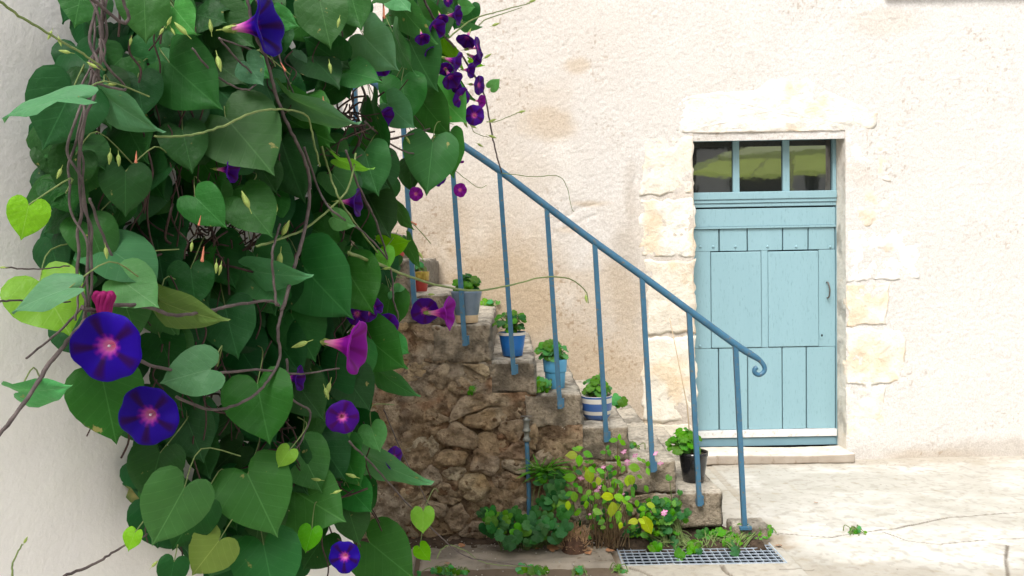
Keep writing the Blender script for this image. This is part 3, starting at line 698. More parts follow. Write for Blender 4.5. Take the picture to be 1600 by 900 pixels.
# rubble stones: Voronoi cells clipped to the stair profile
def clip(poly, nx, nz, d):
    out = []
    for i in range(len(poly)):
        a = poly[i]; b = poly[(i+1) % len(poly)]; da = a[0]*nx+a[1]*nz-d; db = b[0]*nx+b[1]*nz-d
        if da <= 0: out.append(a)
        if da*db < 0:
            t = da/(da-db); out.append((a[0]+(b[0]-a[0])*t, a[1]+(b[1]-a[1])*t))
    return out
sites = []; rs = random.Random(11)
def addsites(sp, tries):
    for _ in range(tries):
        x = rs.uniform(-1.35, RX1); z = rs.uniform(-.02, 1.5)
        if z > zprof(x)-.02: continue
        s = sp*(.72+.6*rs.random())
        if all(math.hypot((x-a)*.8, (z-b)*1.25) > s for a, b in sites): sites.append((x, z))
addsites(.23, 3000); addsites(.13, 500); addsites(.075, 500)
nst = 0
for k, (x, z) in enumerate(sites):
    if x < -1.3: continue
    poly = [(x-.3, z-.2), (x+.3, z-.2), (x+.3, z+.2), (x-.3, z+.2)]
    for j, (a, b) in enumerate(sites):
        if j == k or abs(a-x) > .6 or abs(b-z) > .5: continue
        nx_, nz_ = (a-x)*.64, (b-z)*1.56; mx_, mz_ = (a+x)/2, (b+z)/2
        poly = clip(poly, nx_, nz_, nx_*mx_+nz_*mz_)
        if len(poly) < 3: break
    if len(poly) < 3: continue
    poly = clip(poly, 0, 1, max(zprof(x), .03)-.008); poly = clip(poly, 0, -1, .03); poly = clip(poly, 1, 0, RX1)
    for i in range(1, len(cor)):            # step of the profile to the right of the site
        if x < CX[i] and any(q[0] > CX[i] and q[1] > (CZ[i-2] if i > 2 else .02) for q in poly): poly = clip(poly, 1, 0, CX[i]-.004) if len(poly) > 2 else poly
    if len(poly) < 3: continue
    cx = sum(p[0] for p in poly)/len(poly); cz = sum(p[1] for p in poly)/len(poly)
    shr = rs.uniform(.86, 1.0); poly = [(cx+(p[0]-cx)*shr, cz+(p[1]-cz)*shr) for p in poly]
    sm = []
    for i in range(len(poly)):
        a = poly[i]; b = poly[(i+1) % len(poly)]; sm += [(a[0]*.78+b[0]*.22, a[1]*.78+b[1]*.22), (a[0]*.22+b[0]*.78, a[1]*.22+b[1]*.78)]
    if abs(max(p[0] for p in sm)-min(p[0] for p in sm)) < .03 or max(p[1] for p in sm)-min(p[1] for p in sm) < .025: continue
    t = rs.random(); base = (.44, .37, .275) if t < .5 else ((.40, .34, .27) if t < .75 else ((.48, .43, .35) if t < .9 else (.40, .31, .22)))
    plate(sm, rs.uniform(-.004, .020), 200+k, base, 'stone', 7, stair, M_RUBBLE, amp=.030, Y=YF, drop=.05, jag=.028, edge=.3, facet=.018); nst += 1
print('rubble stones', nst)
# dark earth bank at the foot
me = sheet('earth_bank', (-1.5, 3.95, -.002), (2.75, 0, 0), (0, .2, .06), 300, 26, lambda X, Z: (fb2(X*18, Z*18, 4, 111)-.5)*.03, (0, -.3, 1), lambda X, Z, H: np.ones(X.shape+(3,)))
link('earth_bank', me, M_SOILG, None, kind='structure')

# =================================================================== RAILING
rail = thing('stair_railing', 'blue painted iron handrail with thin square posts and a scrolled lower end', 'railing', (U(1163, 820, YF-.05).x, YF-.05, 0))
RYt, RYb = YF-.075, YF-.045
posts = [((553, 110), (566, 395)), ((628, 160), (648, 482)), ((704, 214), (726.5, 540)), ((780, 266), (803, 585)), ((854, 322), (875, 638)), ((929, 378), (947.5, 690)), ((1003, 431), (1020, 737)), ((1076.5, 485), (1093, 790)), ((1149, 540), (1163, 822))]
for (tx, ty), (bx_, by_) in posts:
    a = U(tx, ty, RYt); b = U(bx_, by_, RYb); mb = MB(); n = 5
    tube(mb, [a.lerp(b, i/n) for i in range(n+1)], .0168, 4, sq=True)
    if by_ < 800:                                    # foot turned into the stone
        tube(mb, [b+Vector((0, 0, .012)), b+Vector((0, .06, .012))], .018, 4, sq=True)
        cbox(mb, b.x-.004, b.x+.022, b.y-.004, b.y+.02, b.z+.004, b.z+.05, .002)
    else:
        cbox(mb, b.x-.03, b.x+.03, b.y-.03, b.y+.03, b.z-.012, b.z+.004, .002)
    mb.build('post', M_RAIL, rail)
hp = [(478, 60), (553, 108), (628, 160), (704, 214), (780, 266), (854, 322), (929, 378), (1003, 431), (1076.5, 485), (1149, 538), (1172, 553)]
hp2 = [(1186, 562), (1194, 572), (1194, 580), (1187, 585.5), (1180, 583), (1179, 577), (1183, 574)]
pts = crom([U(x, y, RYt) for x, y in hp+hp2], 5); mb = MB()
rad = [.018 if i < 50 else max(.012, .018-.0009*(i-50)) for i in range(len(pts))]
tube(mb, pts, rad, 12); mb.build('handrail', M_RAIL, rail)

# standpipe
pipe = thing('water_pipe', 'thin blue water standpipe with a brass valve head against the rubble wall', 'pipe', (U(826, 806, YF-.05).x, YF-.06, 0))
b = U(826.5, 806, YF-.06); t = U(823, 690, YF-.06); mb = MB(); tube(mb, crom([Vector((b.x, b.y, -.02)), b, t.lerp(b, .6)+Vector((.003, 0, 0)), t], 5), .0115, 10); mb.build('pipe', M_RAIL, pipe)
mb = MB(); prof = [(.0115, 0), (.019, .002), (.019, .018), (.013, .022), (.013, .05), (.021, .052), (.021, .062), (.015, .068), (.015, .105), (.019, .108), (.019, .116), (.011, .118), (.011, .125), (.001, .126)]
lathe(mb, prof, (t.x, t.y, t.z), 16); mb.build('valve', mat('tarnished_brass', s2l(96, 100, 98), s2l(140, 140, 130), 40, .5, [(120, .001)], .5, metal=.3), pipe)
mb = MB(); cbox(mb, t.x-.028, t.x+.028, t.y-.008, t.y+.008, t.z+.126, t.z+.133, .002); mb.build('tap_handle', M_IRON, pipe)
mb = MB(); m_ = t.lerp(b, .52); lathe(mb, [(.0117, -.01), (.016, -.008), (.016, .008), (.0117, .01)], (m_.x, m_.y, m_.z), 12); cbox(mb, m_.x-.006, m_.x+.006, m_.y, m_.y+.07, m_.z-.005, m_.z+.005, .001); mb.build('pipe_clip', M_IRON, pipe)

# =================================================================== WHITE WALL (left)
WA = Vector((-.864, 1.35, 0)); WB = Vector((-.452, 2.20, 0)); WD = (WB-WA).normalized(); WN = Vector((WD.y, -WD.x, 0))
def wy(px):                                         # depth of the white wall along the view column px
    k = (px-800)/1250; t = (k*WA.y-WA.x)/(WD.x-k*WD.y); return WA.y+WD.y*t
lw = thing('white_wall', 'smooth white plastered wall on the left, overgrown by the climbing vine', 'wall', (WB.x, WB.y, 0))
O = WA-WD*1.6; L_ = (WB-O).length
me = sheet('plaster_face', (O.x, O.y, -.02), (WD.x*L_, WD.y*L_, 0), (0, 0, 3.4), 260, 280, lambda X, Z: (fb2(X*2, Z*2, 2, 121)-.5)*.012+(fb2(X*26, Z*26, 3, 123)-.5)*.0008, (WN.x, WN.y, 0))
o = link('plaster_face', me, M_PLASTER, lw); o.location = -Vector(lw.location)
mb = MB(); Q = WB-WD*8.5; D = -WN*3.0; Hh = 4.6
f = [Q+D, Q, O, WB, WB+D]
def v3(p, z): return (p.x, p.y, z)
E = 0.003; Oi = O
mb.add([v3(Q, -.02), v3(O, -.02), v3(O, Hh), v3(Q, Hh)], [(0, 1, 2, 3)], smooth=False)
mb.add([v3(O, 3.38), v3(WB, 3.38), v3(WB, Hh), v3(O, Hh)], [(0, 1, 2, 3)], smooth=False)
mb.add([v3(WB, -.02), v3(WB+D, -.02), v3(WB+D, Hh), v3(WB, Hh)], [(0, 1, 2, 3)], smooth=False)
mb.add([v3(Q, Hh), v3(WB, Hh), v3(WB+D, Hh), v3(Q+D, Hh)], [(0, 1, 2, 3)], smooth=False)
mb.add([v3(Q, -.02), v3(Q+D, -.02), v3(Q+D, Hh), v3(Q, Hh)], [(0, 1, 2, 3)], smooth=False)
mb.build('wall_body', M_PLASTER, lw)

# =================================================================== THE CLIMBING VINE
VB = Vector((-.50, 1.95, 0))
vine = thing('morning_glory_vine', 'large climbing morning glory with heart shaped leaves and purple trumpet flowers on the white wall', 'vine', VB)
def vdepth(px, py=400):
    """depth of the outer face of the vine: it hugs the white wall, then hangs free past its corner"""
    if px < 520: return wy(max(px, -200))-.22-.10*sstep(150, 450, px)
    return 1.72+(px-520)*.0038+.10*sstep(500, 0, py)*sstep(560, 640, px)
def vp(px, py, d=0.0): return U(px, py, vdepth(px, py)+d)
def hleaf(bx, by, tx, ty, mk, roll=0, d=0.0, kind='h', tilt=.30, wr=1.0):
    Y = vdepth((bx+tx)/2, (by+ty)/2)+d
    b = U(bx, by, Y); t0 = U(tx, ty, Y); L = (t0-b).length
    wr *= .60 if abs(roll) >= 45 else 1.0; t = U(tx, ty, Y-L*tilt*random.uniform(.5, 1.2)); ax = (t-b).normalized()
    toc = (CAM-b).normalized(); n = (toc-ax*toc.dot(ax)).normalized()
    n = Matrix.Rotation(R(roll), 3, ax) @ n
    return place_leaf(vine, b, t, n, mk, kind, wr=wr), b, t
HL = [(113,140,69,229,'d',0,.05), (122,152,-4,170,'g',68,-.05), (165,150,244,212,'g',48,-.04), (150,120,172,196,'d',0,.08), (215,122,222,180,'d',10,.05),
 (225,-5,228,64,'m',0,0), (130,-22,114,38,'m',15,.05), (272,12,302,52,'l',20,-.03), (265,98,338,168,'m',15,0), (310,112,385,180,'d',0,.06), (352,183,424,264,'m',-10,-.03),
 (285,203,300,268,'d',0,.03), (385,97,408,132,'g',20,-.05), (196,268,196,335,'d',0,0,), (118,242,92,302,'d',10,.06), (88,285,112,332,'d',0,.06), (45,320,33,374,'b',0,-.05),
 (138,350,168,420,'m',-15,.03), (166,386,248,438,'g',-38,-.02), (188,436,243,477,'l',0,-.06), (108,450,12,482,'g',46,-.06), (62,440,110,524,'b',0,.03), (298,420,306,482,'d',0,.04),
 (305,308,350,352,'m',0,-.02), (378,310,422,366,'m',0,-.04), (250,470,340,513,'o',45,-.04), (192,466,214,528,'m',0,.02), (328,577,248,598,'g',10,-.07), (160,592,182,694,'m',0,.03),
 (30,613,108,610,'l',52,-.05), (250,528,272,584,'d',0,.05), (352,480,370,560,'d',10,.05), (288,762,237,856,'m',-5,-.05), (250,708,228,786,'d',0,.06), (292,655,318,722,'d',0,.06),
 (387,741,432,836,'m',0,-.03), (312,790,268,862,'d',0,.05), (342,845,298,902,'o',0,.02), (412,852,432,950,'m',0,-.03), (272,878,262,925,'d',0,.03), (211,832,198,862,'b',30,.0),
 (402,600,420,694,'m',10,-.03), (300,640,330,700,'d',0,.08), (462,596,505,655,'d',0,.04), (452,704,434,731,'b',0,-.08), (468,700,502,768,'m',0,0), (452,762,537,816,'m',12,-.02),
 (487,828,477,865,'b',0,-.08), (545,798,562,852,'d',0,.03), (578,848,648,905,'m',0,-.02), (508,655,525,723,'m',0,0), (580,668,592,706,'l',10,-.03), (562,706,665,769,'g',62,-.04),
 (540,712,560,762,'m',20,.03), (545,762,578,801,'m',15,0), (661,799,661,835,'b',0,-.10), (656,855,670,878,'b',25,-.05), (470,412,543,498,'m',14,-.05), (398,424,482,440,'g',45,-.06),
 (540,418,582,486,'m',0,0), (600,384,640,380,'b',35,-.05), (600,392,606,420,'b',20,-.04), (522,340,553,355,'l',25,-.05), (572,300,608,372,'d',15,.03), (605,302,641,362,'m',66,-.03),
 (566,520,631,580,'m',30,-.02), (616,455,638,470,'l',10,-.05), (613,532,638,553,'l',20,-.04), (592,580,646,628,'m',48,-.02), (500,572,538,650,'d',0,.04), (500,2,516,72,'m',0,.0),
 (548,-12,562,46,'m',30,0), (568,56,616,111,'g',28,-.05), (620,0,665,72,'m',48,-.02), (614,50,641,119,'m',52,-.02), (640,64,672,138,'m',25,0), (627,127,640,188,'m',0,0),
 (606,163,643,201,'g',25,-.05), (684,144,723,192,'l',22,-.04), (676,222,668,301,'m',-5,-.05), (698,215,700,275,'m',35,0), (452,152,551,206,'g',60,-.09), (767,137,781,124,'l',10,-.05),
 (655,152,698,212,'m',20,0), (570,238,588,304,'m',15,0), (580,162,601,248,'d',60,.0), (528,250,580,271,'b',62,-.06), (432,24,463,42,'l',22,-.03), (440,180,512,226,'m',30,.02),
 (398,98,420,122,'l',10,-.04), (440,220,470,310,'d',10,.05), (430,130,470,190,'d',0,.07), (330,20,392,70,'d',0,.05), (395,395,440,480,'m',0,.04), (455,490,490,565,'m',10,.04),
 (655,20,700,60,'m',30,.03), (690,60,720,110,'b',55,0), (720,40,752,46,'g',50,-.02), (735,95,756,105,'b',50,-.02), (720,10,742,12,'l',20,0), (610,460,598,520,'m',20,.04), (635,375,650,420,'m',55,.02),
 (640,255,640,300,'d',40,.08), (700,120,735,160,'m',55,.03), (335,380,368,450,'d',0,.09), (235,600,280,640,'d',10,.08), (500,690,540,750,'d',0,.07), (395,650,430,690,'d',0,.08)]
pet = MB(); nleaf = 0
for h in HL:
    bx, by, tx, ty, mk, roll, d = h
    o, b, t = hleaf(bx, by, tx, ty, mk, roll, d-.0, wr=random.uniform(.90, 1.03)); nleaf += 1
    back = b+(b-t).normalized()*(b-t).length*.25+Vector((random.uniform(-.03, .03), .05, .03)); away = back+Vector((random.uniform(-.05, .05), .07, random.uniform(-.06, .02)))
    tube(pet, crom([b, back, away], 4), [.0011, .0013], 5, cap=False)
# further leaves deeper in the mass
POLY = [(130,-90),(110,0),(88,40),(130,110),(70,150),(60,240),(50,330),(90,410),(60,470),(100,540),(130,640),(200,700),(232,800),(250,900),(575,900),(572,800),(578,700),(588,600),(605,480),(625,400),(620,330),(600,250),(610,205),(700,200),(725,120),(735,60),(760,0),(740,-90)]
def inpoly(x, y, P=POLY):
    c = False; j = len(P)-1
    for i in range(len(P)):
        if (P[i][1] > y) != (P[j][1] > y) and x < (P[j][0]-P[i][0])*(y-P[i][1])/(P[j][1]-P[i][1])+P[i][0]: c = not c
        j = i
    return c
GAPS = [(562,160,26),(385,395,24),(350,378,20),(245,155,16),(535,770,12),(420,690,16),(200,362,16),(552,212,14),(480,390,12),(330,605,14),(300,375,14),(585,195,16),(365,270,12),(345,640,10),(15,900,1)]
rv = random.Random(5); dark = MB(); nfill = 0; pts_ = []
for _ in range(9000):
    if nfill >= 430: break
    px = rv.uniform(30, 760); py = rv.uniform(-95, 930)
    if not inpoly(px, py) or any(math.hypot(px-a, py-b) < r+10 for a, b, r in GAPS): continue
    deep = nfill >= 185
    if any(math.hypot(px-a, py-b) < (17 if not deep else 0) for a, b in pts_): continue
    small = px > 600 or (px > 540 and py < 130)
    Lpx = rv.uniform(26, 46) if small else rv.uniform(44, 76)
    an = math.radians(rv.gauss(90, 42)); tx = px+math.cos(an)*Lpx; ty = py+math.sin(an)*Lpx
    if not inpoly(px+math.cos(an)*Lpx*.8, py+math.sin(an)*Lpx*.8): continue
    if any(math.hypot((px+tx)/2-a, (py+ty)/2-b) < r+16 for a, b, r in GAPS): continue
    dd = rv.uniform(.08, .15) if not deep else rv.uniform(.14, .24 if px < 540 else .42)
    Y = vdepth(px, py)+dd
    if px < 560: Y = min(Y, wy(min(px, 544))-.03)
    b = U(px, py, Y); t = U(tx, ty, Y); L = (t-b).length; t = t+Vector((0, -L*rv.uniform(.0, .55), 0))
    if px < 560: t.y = min(t.y, wy(min(tx, 544))-.02) if tx < 544 else t.y
    ax = (t-b).normalized(); toc = Vector((rv.uniform(-.7, .7), -1, rv.uniform(.0, .8))); n = (toc-ax*toc.dot(ax)).normalized()
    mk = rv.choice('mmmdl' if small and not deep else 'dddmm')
    if not deep: place_leaf(vine, b, t, n, mk); pts_.append((px, py)); nleaf += 1
    else:
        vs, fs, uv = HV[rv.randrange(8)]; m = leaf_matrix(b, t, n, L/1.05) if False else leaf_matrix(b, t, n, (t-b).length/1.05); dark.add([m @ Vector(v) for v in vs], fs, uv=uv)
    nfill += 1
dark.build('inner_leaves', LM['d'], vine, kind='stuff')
pet.build('petioles', M_GSTEM, vine, kind='stuff')
print('vine leaves', nleaf)

# stems: (pixel points, depth offset, radius, kind)
def stem(pts, d, r, m=M_WOODSTEM, name='stem', wig=.004):
    P = [vp(x, y, d+random.uniform(-.008, .008)) for x, y in pts]; mb = MB(); q = crom(P, 7)
    q = [p+Vector((random.uniform(-1, 1), random.uniform(-1, 1), random.uniform(-1, 1)))*wig*.25 for p in q]
    r = r if isinstance(r, (list, tuple)) else [r, r*.8]; r = [q_*(.78 if q_ > .0032 else .9) for q_ in r]
    tube(mb, q, list(r), 7, bump=.12); return mb.build(name, m, vine)
def strands(pts, d, r, n=3, amp=.007, turns=5):
    base = crom([vp(x, y, d) for x, y in pts], 12); N_ = len(base)
    for k in range(n):
        q = [p+CR*math.cos(turns*6.28*i/N_+k*6.28/n+.5*math.sin(i*.3))*amp*(1+.8*math.sin(i*.11+k*2))+Vector((0, math.sin(turns*6.28*i/N_+k*6.28/n)*amp, 0)) for i, p in enumerate(base)]
        mb = MB(); tube(mb, q, r*random.uniform(.75, 1.1), 7, bump=.1); mb.build('stem', M_WOODSTEM, vine)
strands([(158,-10),(150,40),(148,90),(140,130),(125,180),(118,240),(124,300),(134,360),(138,420),(136,470),(134,500)], -.05, .0022, 4, .009, 1.4)
strands([(153,-5),(160,60),(150,110),(158,130)], -.06, .0021, 2, .007, 1)
stem([(134,500),(100,540),(70,580),(30,640),(-10,690)], -.06, [.0045, .003])
stem([(128,480),(150,485),(185,476),(230,480),(270,492),(320,487),(360,478),(420,470),(436,478)], -.07, [.0045, .0035])
stem([(240,475),(190,430),(158,360),(140,310)], .0, .003); stem([(130,478),(90,520),(40,560)], -.02, .0022)
stem([(385,-10),(398,50),(415,90),(432,150),(452,200),(474,245),(484,290),(478,350),(462,410),(447,465),(440,485)], -.08, [.004, .0048])
stem([(440,485),(434,520),(437,560),(415,600),(380,628),(330,640),(275,620)], -.05, [.004, .003])
stem([(212,560),(250,575),(330,583),(400,578),(470,584),(530,575)], -.06, [.004, .002])
stem([(432,478),(428,440),(425,400),(430,375),(438,350)], -.09, [.003, .0024]); stem([(300,75),(340,120),(390,140),(410,100),(395,80),(343,60)], -.04, .0022)
stem([(343,60),(370,92),(400,120)], -.05, .0024)
stem([(660,-5),(690,50),(720,85),(745,125),(757,150),(766,195),(774,235),(784,270)], -.05, [.0048, .0028]); stem([(784,270),(830,276),(870,275),(885,290),(893,325),(897,330)], -.05, [.0018, .0012], M_GSTEM)
stem([(545,395),(590,412),(640,432),(690,447),(745,454),(800,445),(850,433),(890,436),(915,455),(919,474)], -.05, [.0052, .0022], M_GSTEM, 'tendril')
stem([(400,0),(430,60),(440,100),(460,150)], -.02, .0022); stem([(540,235),(560,290),(585,340),(600,385),(612,430),(615,470),(622,500),(612,540)], -.06, [.0035, .0025])
stem([(475,230),(500,300),(520,330),(570,365),(610,410)], -.05, .003); stem([(520,165),(500,210),(512,260),(530,310),(560,355),(590,395)], -.04, .003, M_GSTEM)
stem([(400,385),(440,372),(480,355),(540,300),(556,240)], -.07, .0028, M_GSTEM); stem([(240,213),(290,212),(340,200),(400,175),(450,172),(480,182),(490,220),(500,260)], -.09, [.0021, .0024], M_GSTEM)
stem([(-10,-5),(30,25),(80,55),(130,85),(165,110)], -.08, [.0022, .0018], M_GSTEM); stem([(100,900),(150,880),(185,858),(230,835)], .06, [.003, .0018])
stem([(20,905),(20,880),(35,850)], .1, [.0018, .0014], M_GSTEM); stem([(5,418),(60,420),(110,415)], -.02, .0014); stem([(-5,470),(30,470),(110,472)], .0, .0018)
stem([(140,-5),(190,35),(200,25),(190,-5)], -.07, .0035); stem([(150,130),(190,140),(195,135),(165,100),(155,60)], -.08, [.0022, .002])
stem([(545,690),(590,735),(640,790),(690,840),(730,870),(790,880),(830,886)], -.04, [.0028, .0016]); stem([(683,872),(690,858),(705,852),(730,862),(760,880),(830,886)], -.02, .0018, M_GSTEM)
stem([(448,560),(455,620),(485,645),(470,690),(462,700)], -.04, .0028); stem([(600,640),(625,700),(650,750),(670,790)], -.03, .0018)
stem([(700,60),(740,30),(790,15),(828,5)], -.02, [.0035, .0018], M_GSTEM); stem([(700,20),(740,45),(760,30),(815,12)], 0, [.003, .0016], M_GSTEM)
stem([(570,190),(610,225),(650,240),(700,230)], .0, .003); stem([(590,170),(600,215),(640,210),(690,195)], .03, .0035); stem([(555,110),(575,170),(560,230),(550,300)], .1, .004)
stem([(760,190),(775,190),(810,176),(815,178)], -.03, [.0016, .0014], M_GSTEM); stem([(735,175),(740,205),(765,215)], -.03, .0015, M_GSTEM); stem([(710,265),(745,292),(760,290)], -.02, .0014, M_GSTEM)
# tangle of thin twigs seen in the gaps
tw = MB()
for _ in range(170):
    gx, gy, gr_ = rv.choice(GAPS[:11]); gx += rv.uniform(-40, 40); gy += rv.uniform(-40, 40); a = rv.uniform(0, 6.28); l = rv.uniform(18, 60); dd = rv.uniform(.06, .2)
    Yc = vdepth(gx, gy)+dd
    if gx < 545: Yc = min(Yc, wy(min(gx, 500))-.05)
    P = [U(gx+math.cos(a)*l*k+rv.uniform(-9, 9), gy+math.sin(a)*l*k+rv.uniform(-9, 9), Yc+rv.uniform(-.02, .02)) for k in (-1, -.4, .3, 1)]
    tube(tw, crom(P, 4), rv.uniform(.0012, .0026), 5, cap=False)
for _ in range(170):                                 # hanging threads and stalks among the leaves
    gx = rv.uniform(140, 700); gy = rv.uniform(0, 880)
    if not inpoly(gx, gy): continue
    l = rv.uniform(20, 60); dd = rv.uniform(.03, .10); Yc = vdepth(gx, gy)+dd
    if gx < 545: Yc = min(Yc, wy(gx)-.05)
    P = [U(gx+rv.uniform(-12, 12), gy+l*k, Yc) for k in (-1, -.3, .4, 1)]
    tube(tw, crom(P, 4), rv.uniform(.001, .002), 5, cap=False)
tw.build('tangled_twigs', M_TWIG, vine, kind='stuff')

# flowers
def petal_mat(name):
    m, nt, p = new_mat(name); L = nt.links.new; at = nt.nodes.new('ShaderNodeAttribute'); at.attribute_name = 'Col'
    oi = nt.nodes.new('ShaderNodeObjectInfo'); h = nt.nodes.new('ShaderNodeHueSaturation'); mr = nt.nodes.new('ShaderNodeMapRange'); mr.inputs[3].default_value = .8; mr.inputs[4].default_value = 1.15
    L(oi.outputs['Random'], mr.inputs[0]); L(mr.outputs[0], h.inputs['Value']); L(at.outputs['Color'], h.inputs['Color']); L(h.outputs[0], p.inputs['Base Color']); p.inputs['Roughness'].default_value = .55; p.inputs['Specular IOR Level'].default_value = .1
    p.inputs['Sheen Weight'].default_value = 0
    tr = nt.nodes.new('ShaderNodeBsdfTranslucent'); L(h.outputs[0], tr.inputs[0]); ms = nt.nodes.new('ShaderNodeMixShader'); ms.inputs[0].default_value = .2
    L(p.outputs[0], ms.inputs[1]); L(tr.outputs[0], ms.inputs[2]); L(ms.outputs[0], nt.nodes['Material Output'].inputs[0]); return m
M_PETAL = petal_mat('petal')
M_CALYX = mat('sepal_green', (.22, .32, .07), (.36, .44, .12), 40, .6, [], .3)
M_WITHER = mat('withered_petal', (.55, .16, .10), (.62, .26, .16), 60, .8, [], .2)
PAL = {'v': ((.014, .001, .23), (.022, .001, .045), (.42, .02, .38), (.95, .42, .62)), 'p': ((.050, .003, .19), (.05, .002, .07), (.50, .04, .36), (.90, .38, .58)), 'q': ((.19, .006, .24), (.14, .004, .14), (.62, .07, .36), (.88, .42, .58))}
def flower_mesh(pal, seed, tubeL=1.25, cup=.0):
    rim, ray_, inner, throat = [np.array(c) for c in PAL[pal]]; rd = random.Random(seed)
    prof = [(.045, 0), (.055, .22), (.075, .45), (.10, .65), (.14, .80), (.20, .90), (.30, .97), (.42, 1.01), (.56, 1.035), (.70, 1.045), (.84, 1.04), (.95, 1.02), (1.0, 1.0), (1.01, .985)]
    if cup: prof = [(.07, 0), (.10, .2), (.15, .38), (.21, .53), (.28, .64), (.36, .74), (.44, .82), (.54, .89), (.64, .95), (.74, 1.0), (.85, 1.03), (.94, 1.04), (1.0, 1.02), (1.01, 1.0)]
    seg = 50; vs = []; cs = []; fs = []; p1 = rd.uniform(0, 6); 
    for i, (r, z) in enumerate(prof):
        for k in range(seg):
            th = 6.2832*k/seg; star = .5+.5*math.cos(5*th); wv = max(0, r-.25)
            rr = r*(1+.035*wv*math.cos(5*th)-.02*wv*math.cos(10*th)+.03*wv*math.sin(3*th+p1)); zz = z*tubeL+wv*(.06*math.cos(5*th)+.05*math.sin(2*th+p1)+.03*math.sin(7*th+p1*2))+cup*wv
            vs.append((rr*math.cos(th), rr*math.sin(th), zz))
            rayw = sstep(.70, .99, math.cos(5*th)*.5+.5)*sstep(1.08, .8, r)
            t = sstep(.17, .36, r+.03*math.sin(10*th)); c = throat*(1-sstep(.06, .24, r))+inner*sstep(.06, .24, r); c = c*(1-t)+rim*t
            m = float(rayw)*float(sstep(.22, .40, r))*.95; c = c*(1-m)+ray_*m; cs.append(tuple(c))
    for i in range(len(prof)-1):
        for k in range(seg):
            k2 = (k+1) % seg; fs.append((i*seg+k, i*seg+k2, (i+1)*seg+k2, (i+1)*seg+k))
    mb = MB(); mb.add(vs, fs, cs); me = mb.mesh('flower'); me.materials.append(M_PETAL); return me
def spindle_mesh(nm, prof, m, tips=0):
    mb = MB(); lathe(mb, prof, (0, 0, 0), 10)
    if tips:
        for k in range(5):
            a = 6.28*k/5; c, s_ = math.cos(a), math.sin(a)
            mb.add([(c*.05-s_*.09, s_*.05+c*.09, 0), (c*.05+s_*.09, s_*.05-c*.09, 0), (c*.17+s_*.05, s_*.17-c*.05, .35), (c*.17-s_*.05, s_*.17+c*.05, .35), (c*.16, s_*.16, tips)], [(0, 1, 2, 3), (3, 2, 4)])
    me = mb.mesh(nm); me.materials.append(m); return me
ME_CALYX = spindle_mesh('calyx', [(.02, -.35), (.03, -.1), (.09, -.02), (.13, .12), (.12, .3), (.06, .42)], M_CALYX, .62)
ME_BUD = spindle_mesh('bud', [(.02, -.5), (.03, -.12), (.10, -.02), (.17, .15), (.18, .35), (.12, .62), (.05, .9), (.001, 1.0)], M_CALYX, .8)
ME_WITH = spindle_mesh('withered_flower', [(.02, -.3), (.05, 0), (.09, .25), (.10, .6), (.13, .85), (.17, 1.0), (.10, 1.08), (.001, 1.1)], M_WITHER)
FM = {(p, k): flower_mesh(p, k+ord(p), 1.25 if k == 0 else 1.5, c) for p in 'vpq' for k, c in enumerate((0, .05))}
def frame_m(pos, z, s):
    z = z.normalized(); x = z.cross(Vector((.1, .9, .4))).normalized(); y = z.cross(x); m = Matrix((x*s, y*s, z*s)).transposed().to_4x4(); m.translation = pos; return m
FL = [(167,542,109,.05,.10,1,-.13,'v',0), (232,650,94,.0,.12,1,-.13,'v',0), (414,40,92,1,-.04,.16,-.12,'v',1), (553,541,84,1,.12,.18,-.10,'q',1), (699,489,53,1,.0,.22,-.10,'q',1),
 (664,486,44,.2,.3,.8,.04,'p',0), (604,508,38,.2,.1,1,-.04,'p',0), (558,491,36,.1,.2,1,.0,'p',0), (535,652,52,.25,0,1,-.10,'p',0), (616,716,37,1,-.05,.7,-.06,'p',0), (538,870,50,-.1,-.05,1,-.12,'v',0),
 (556,316,44,1,.05,.1,-.05,'p',1), (361,266,40,1,.1,.15,-.01,'p',1), (466,591,40,1,.0,.1,.0,'p',1), (741,180,32,-.1,.1,1,-.04,'p',0), (747,74,34,1,-.1,.25,-.03,'p',0), (713,97,34,.8,.3,.1,-.02,'p',1), (706,124,34,.4,.7,.4,-.02,'p',1),
 (721,153,32,.6,.4,.6,-.02,'p',0), (749,133,30,.9,.2,.5,-.03,'p',0), (681,46,34,.5,.4,.4,-.02,'p',1), (714,24,30,.9,.1,.3,-.02,'p',1), (650,303,22,.3,.1,.9,-.02,'q',0), (719,297,22,.4,.1,.9,-.02,'q',0), (716,252,18,.1,1,.1,-.02,'q',1),
 (592,106,38,.2,.9,.3,.02,'p',1), (601,184,38,.8,.4,.3,.03,'p',1), (688,279,26,.6,.5,.3,0,'p',1), (745,92,26,.8,.5,.3,0,'p',1), (728,63,30,-.2,.6,.3,.03,'p',1), (696,108,24,.2,.7,.6,.03,'p',0), (588,478,26,.8,-.4,.5,-.02,'p',1), (700,0,20,.6,.2,.5,0,'p',0), (672,80,22,.4,.6,.2,.03,'p',1), (735,110,24,.8,.2,.4,.0,'p',1), (690,30,22,.3,.8,.4,0,'p',1), (712,135,22,-.4,.5,.7,0,'p',0), (752,158,20,.9,.2,.6,0,'q',1), (660,60,24,.2,.8,.4,0,'p',1), (575,490,28,.3,.3,.9,0,'p',0)]
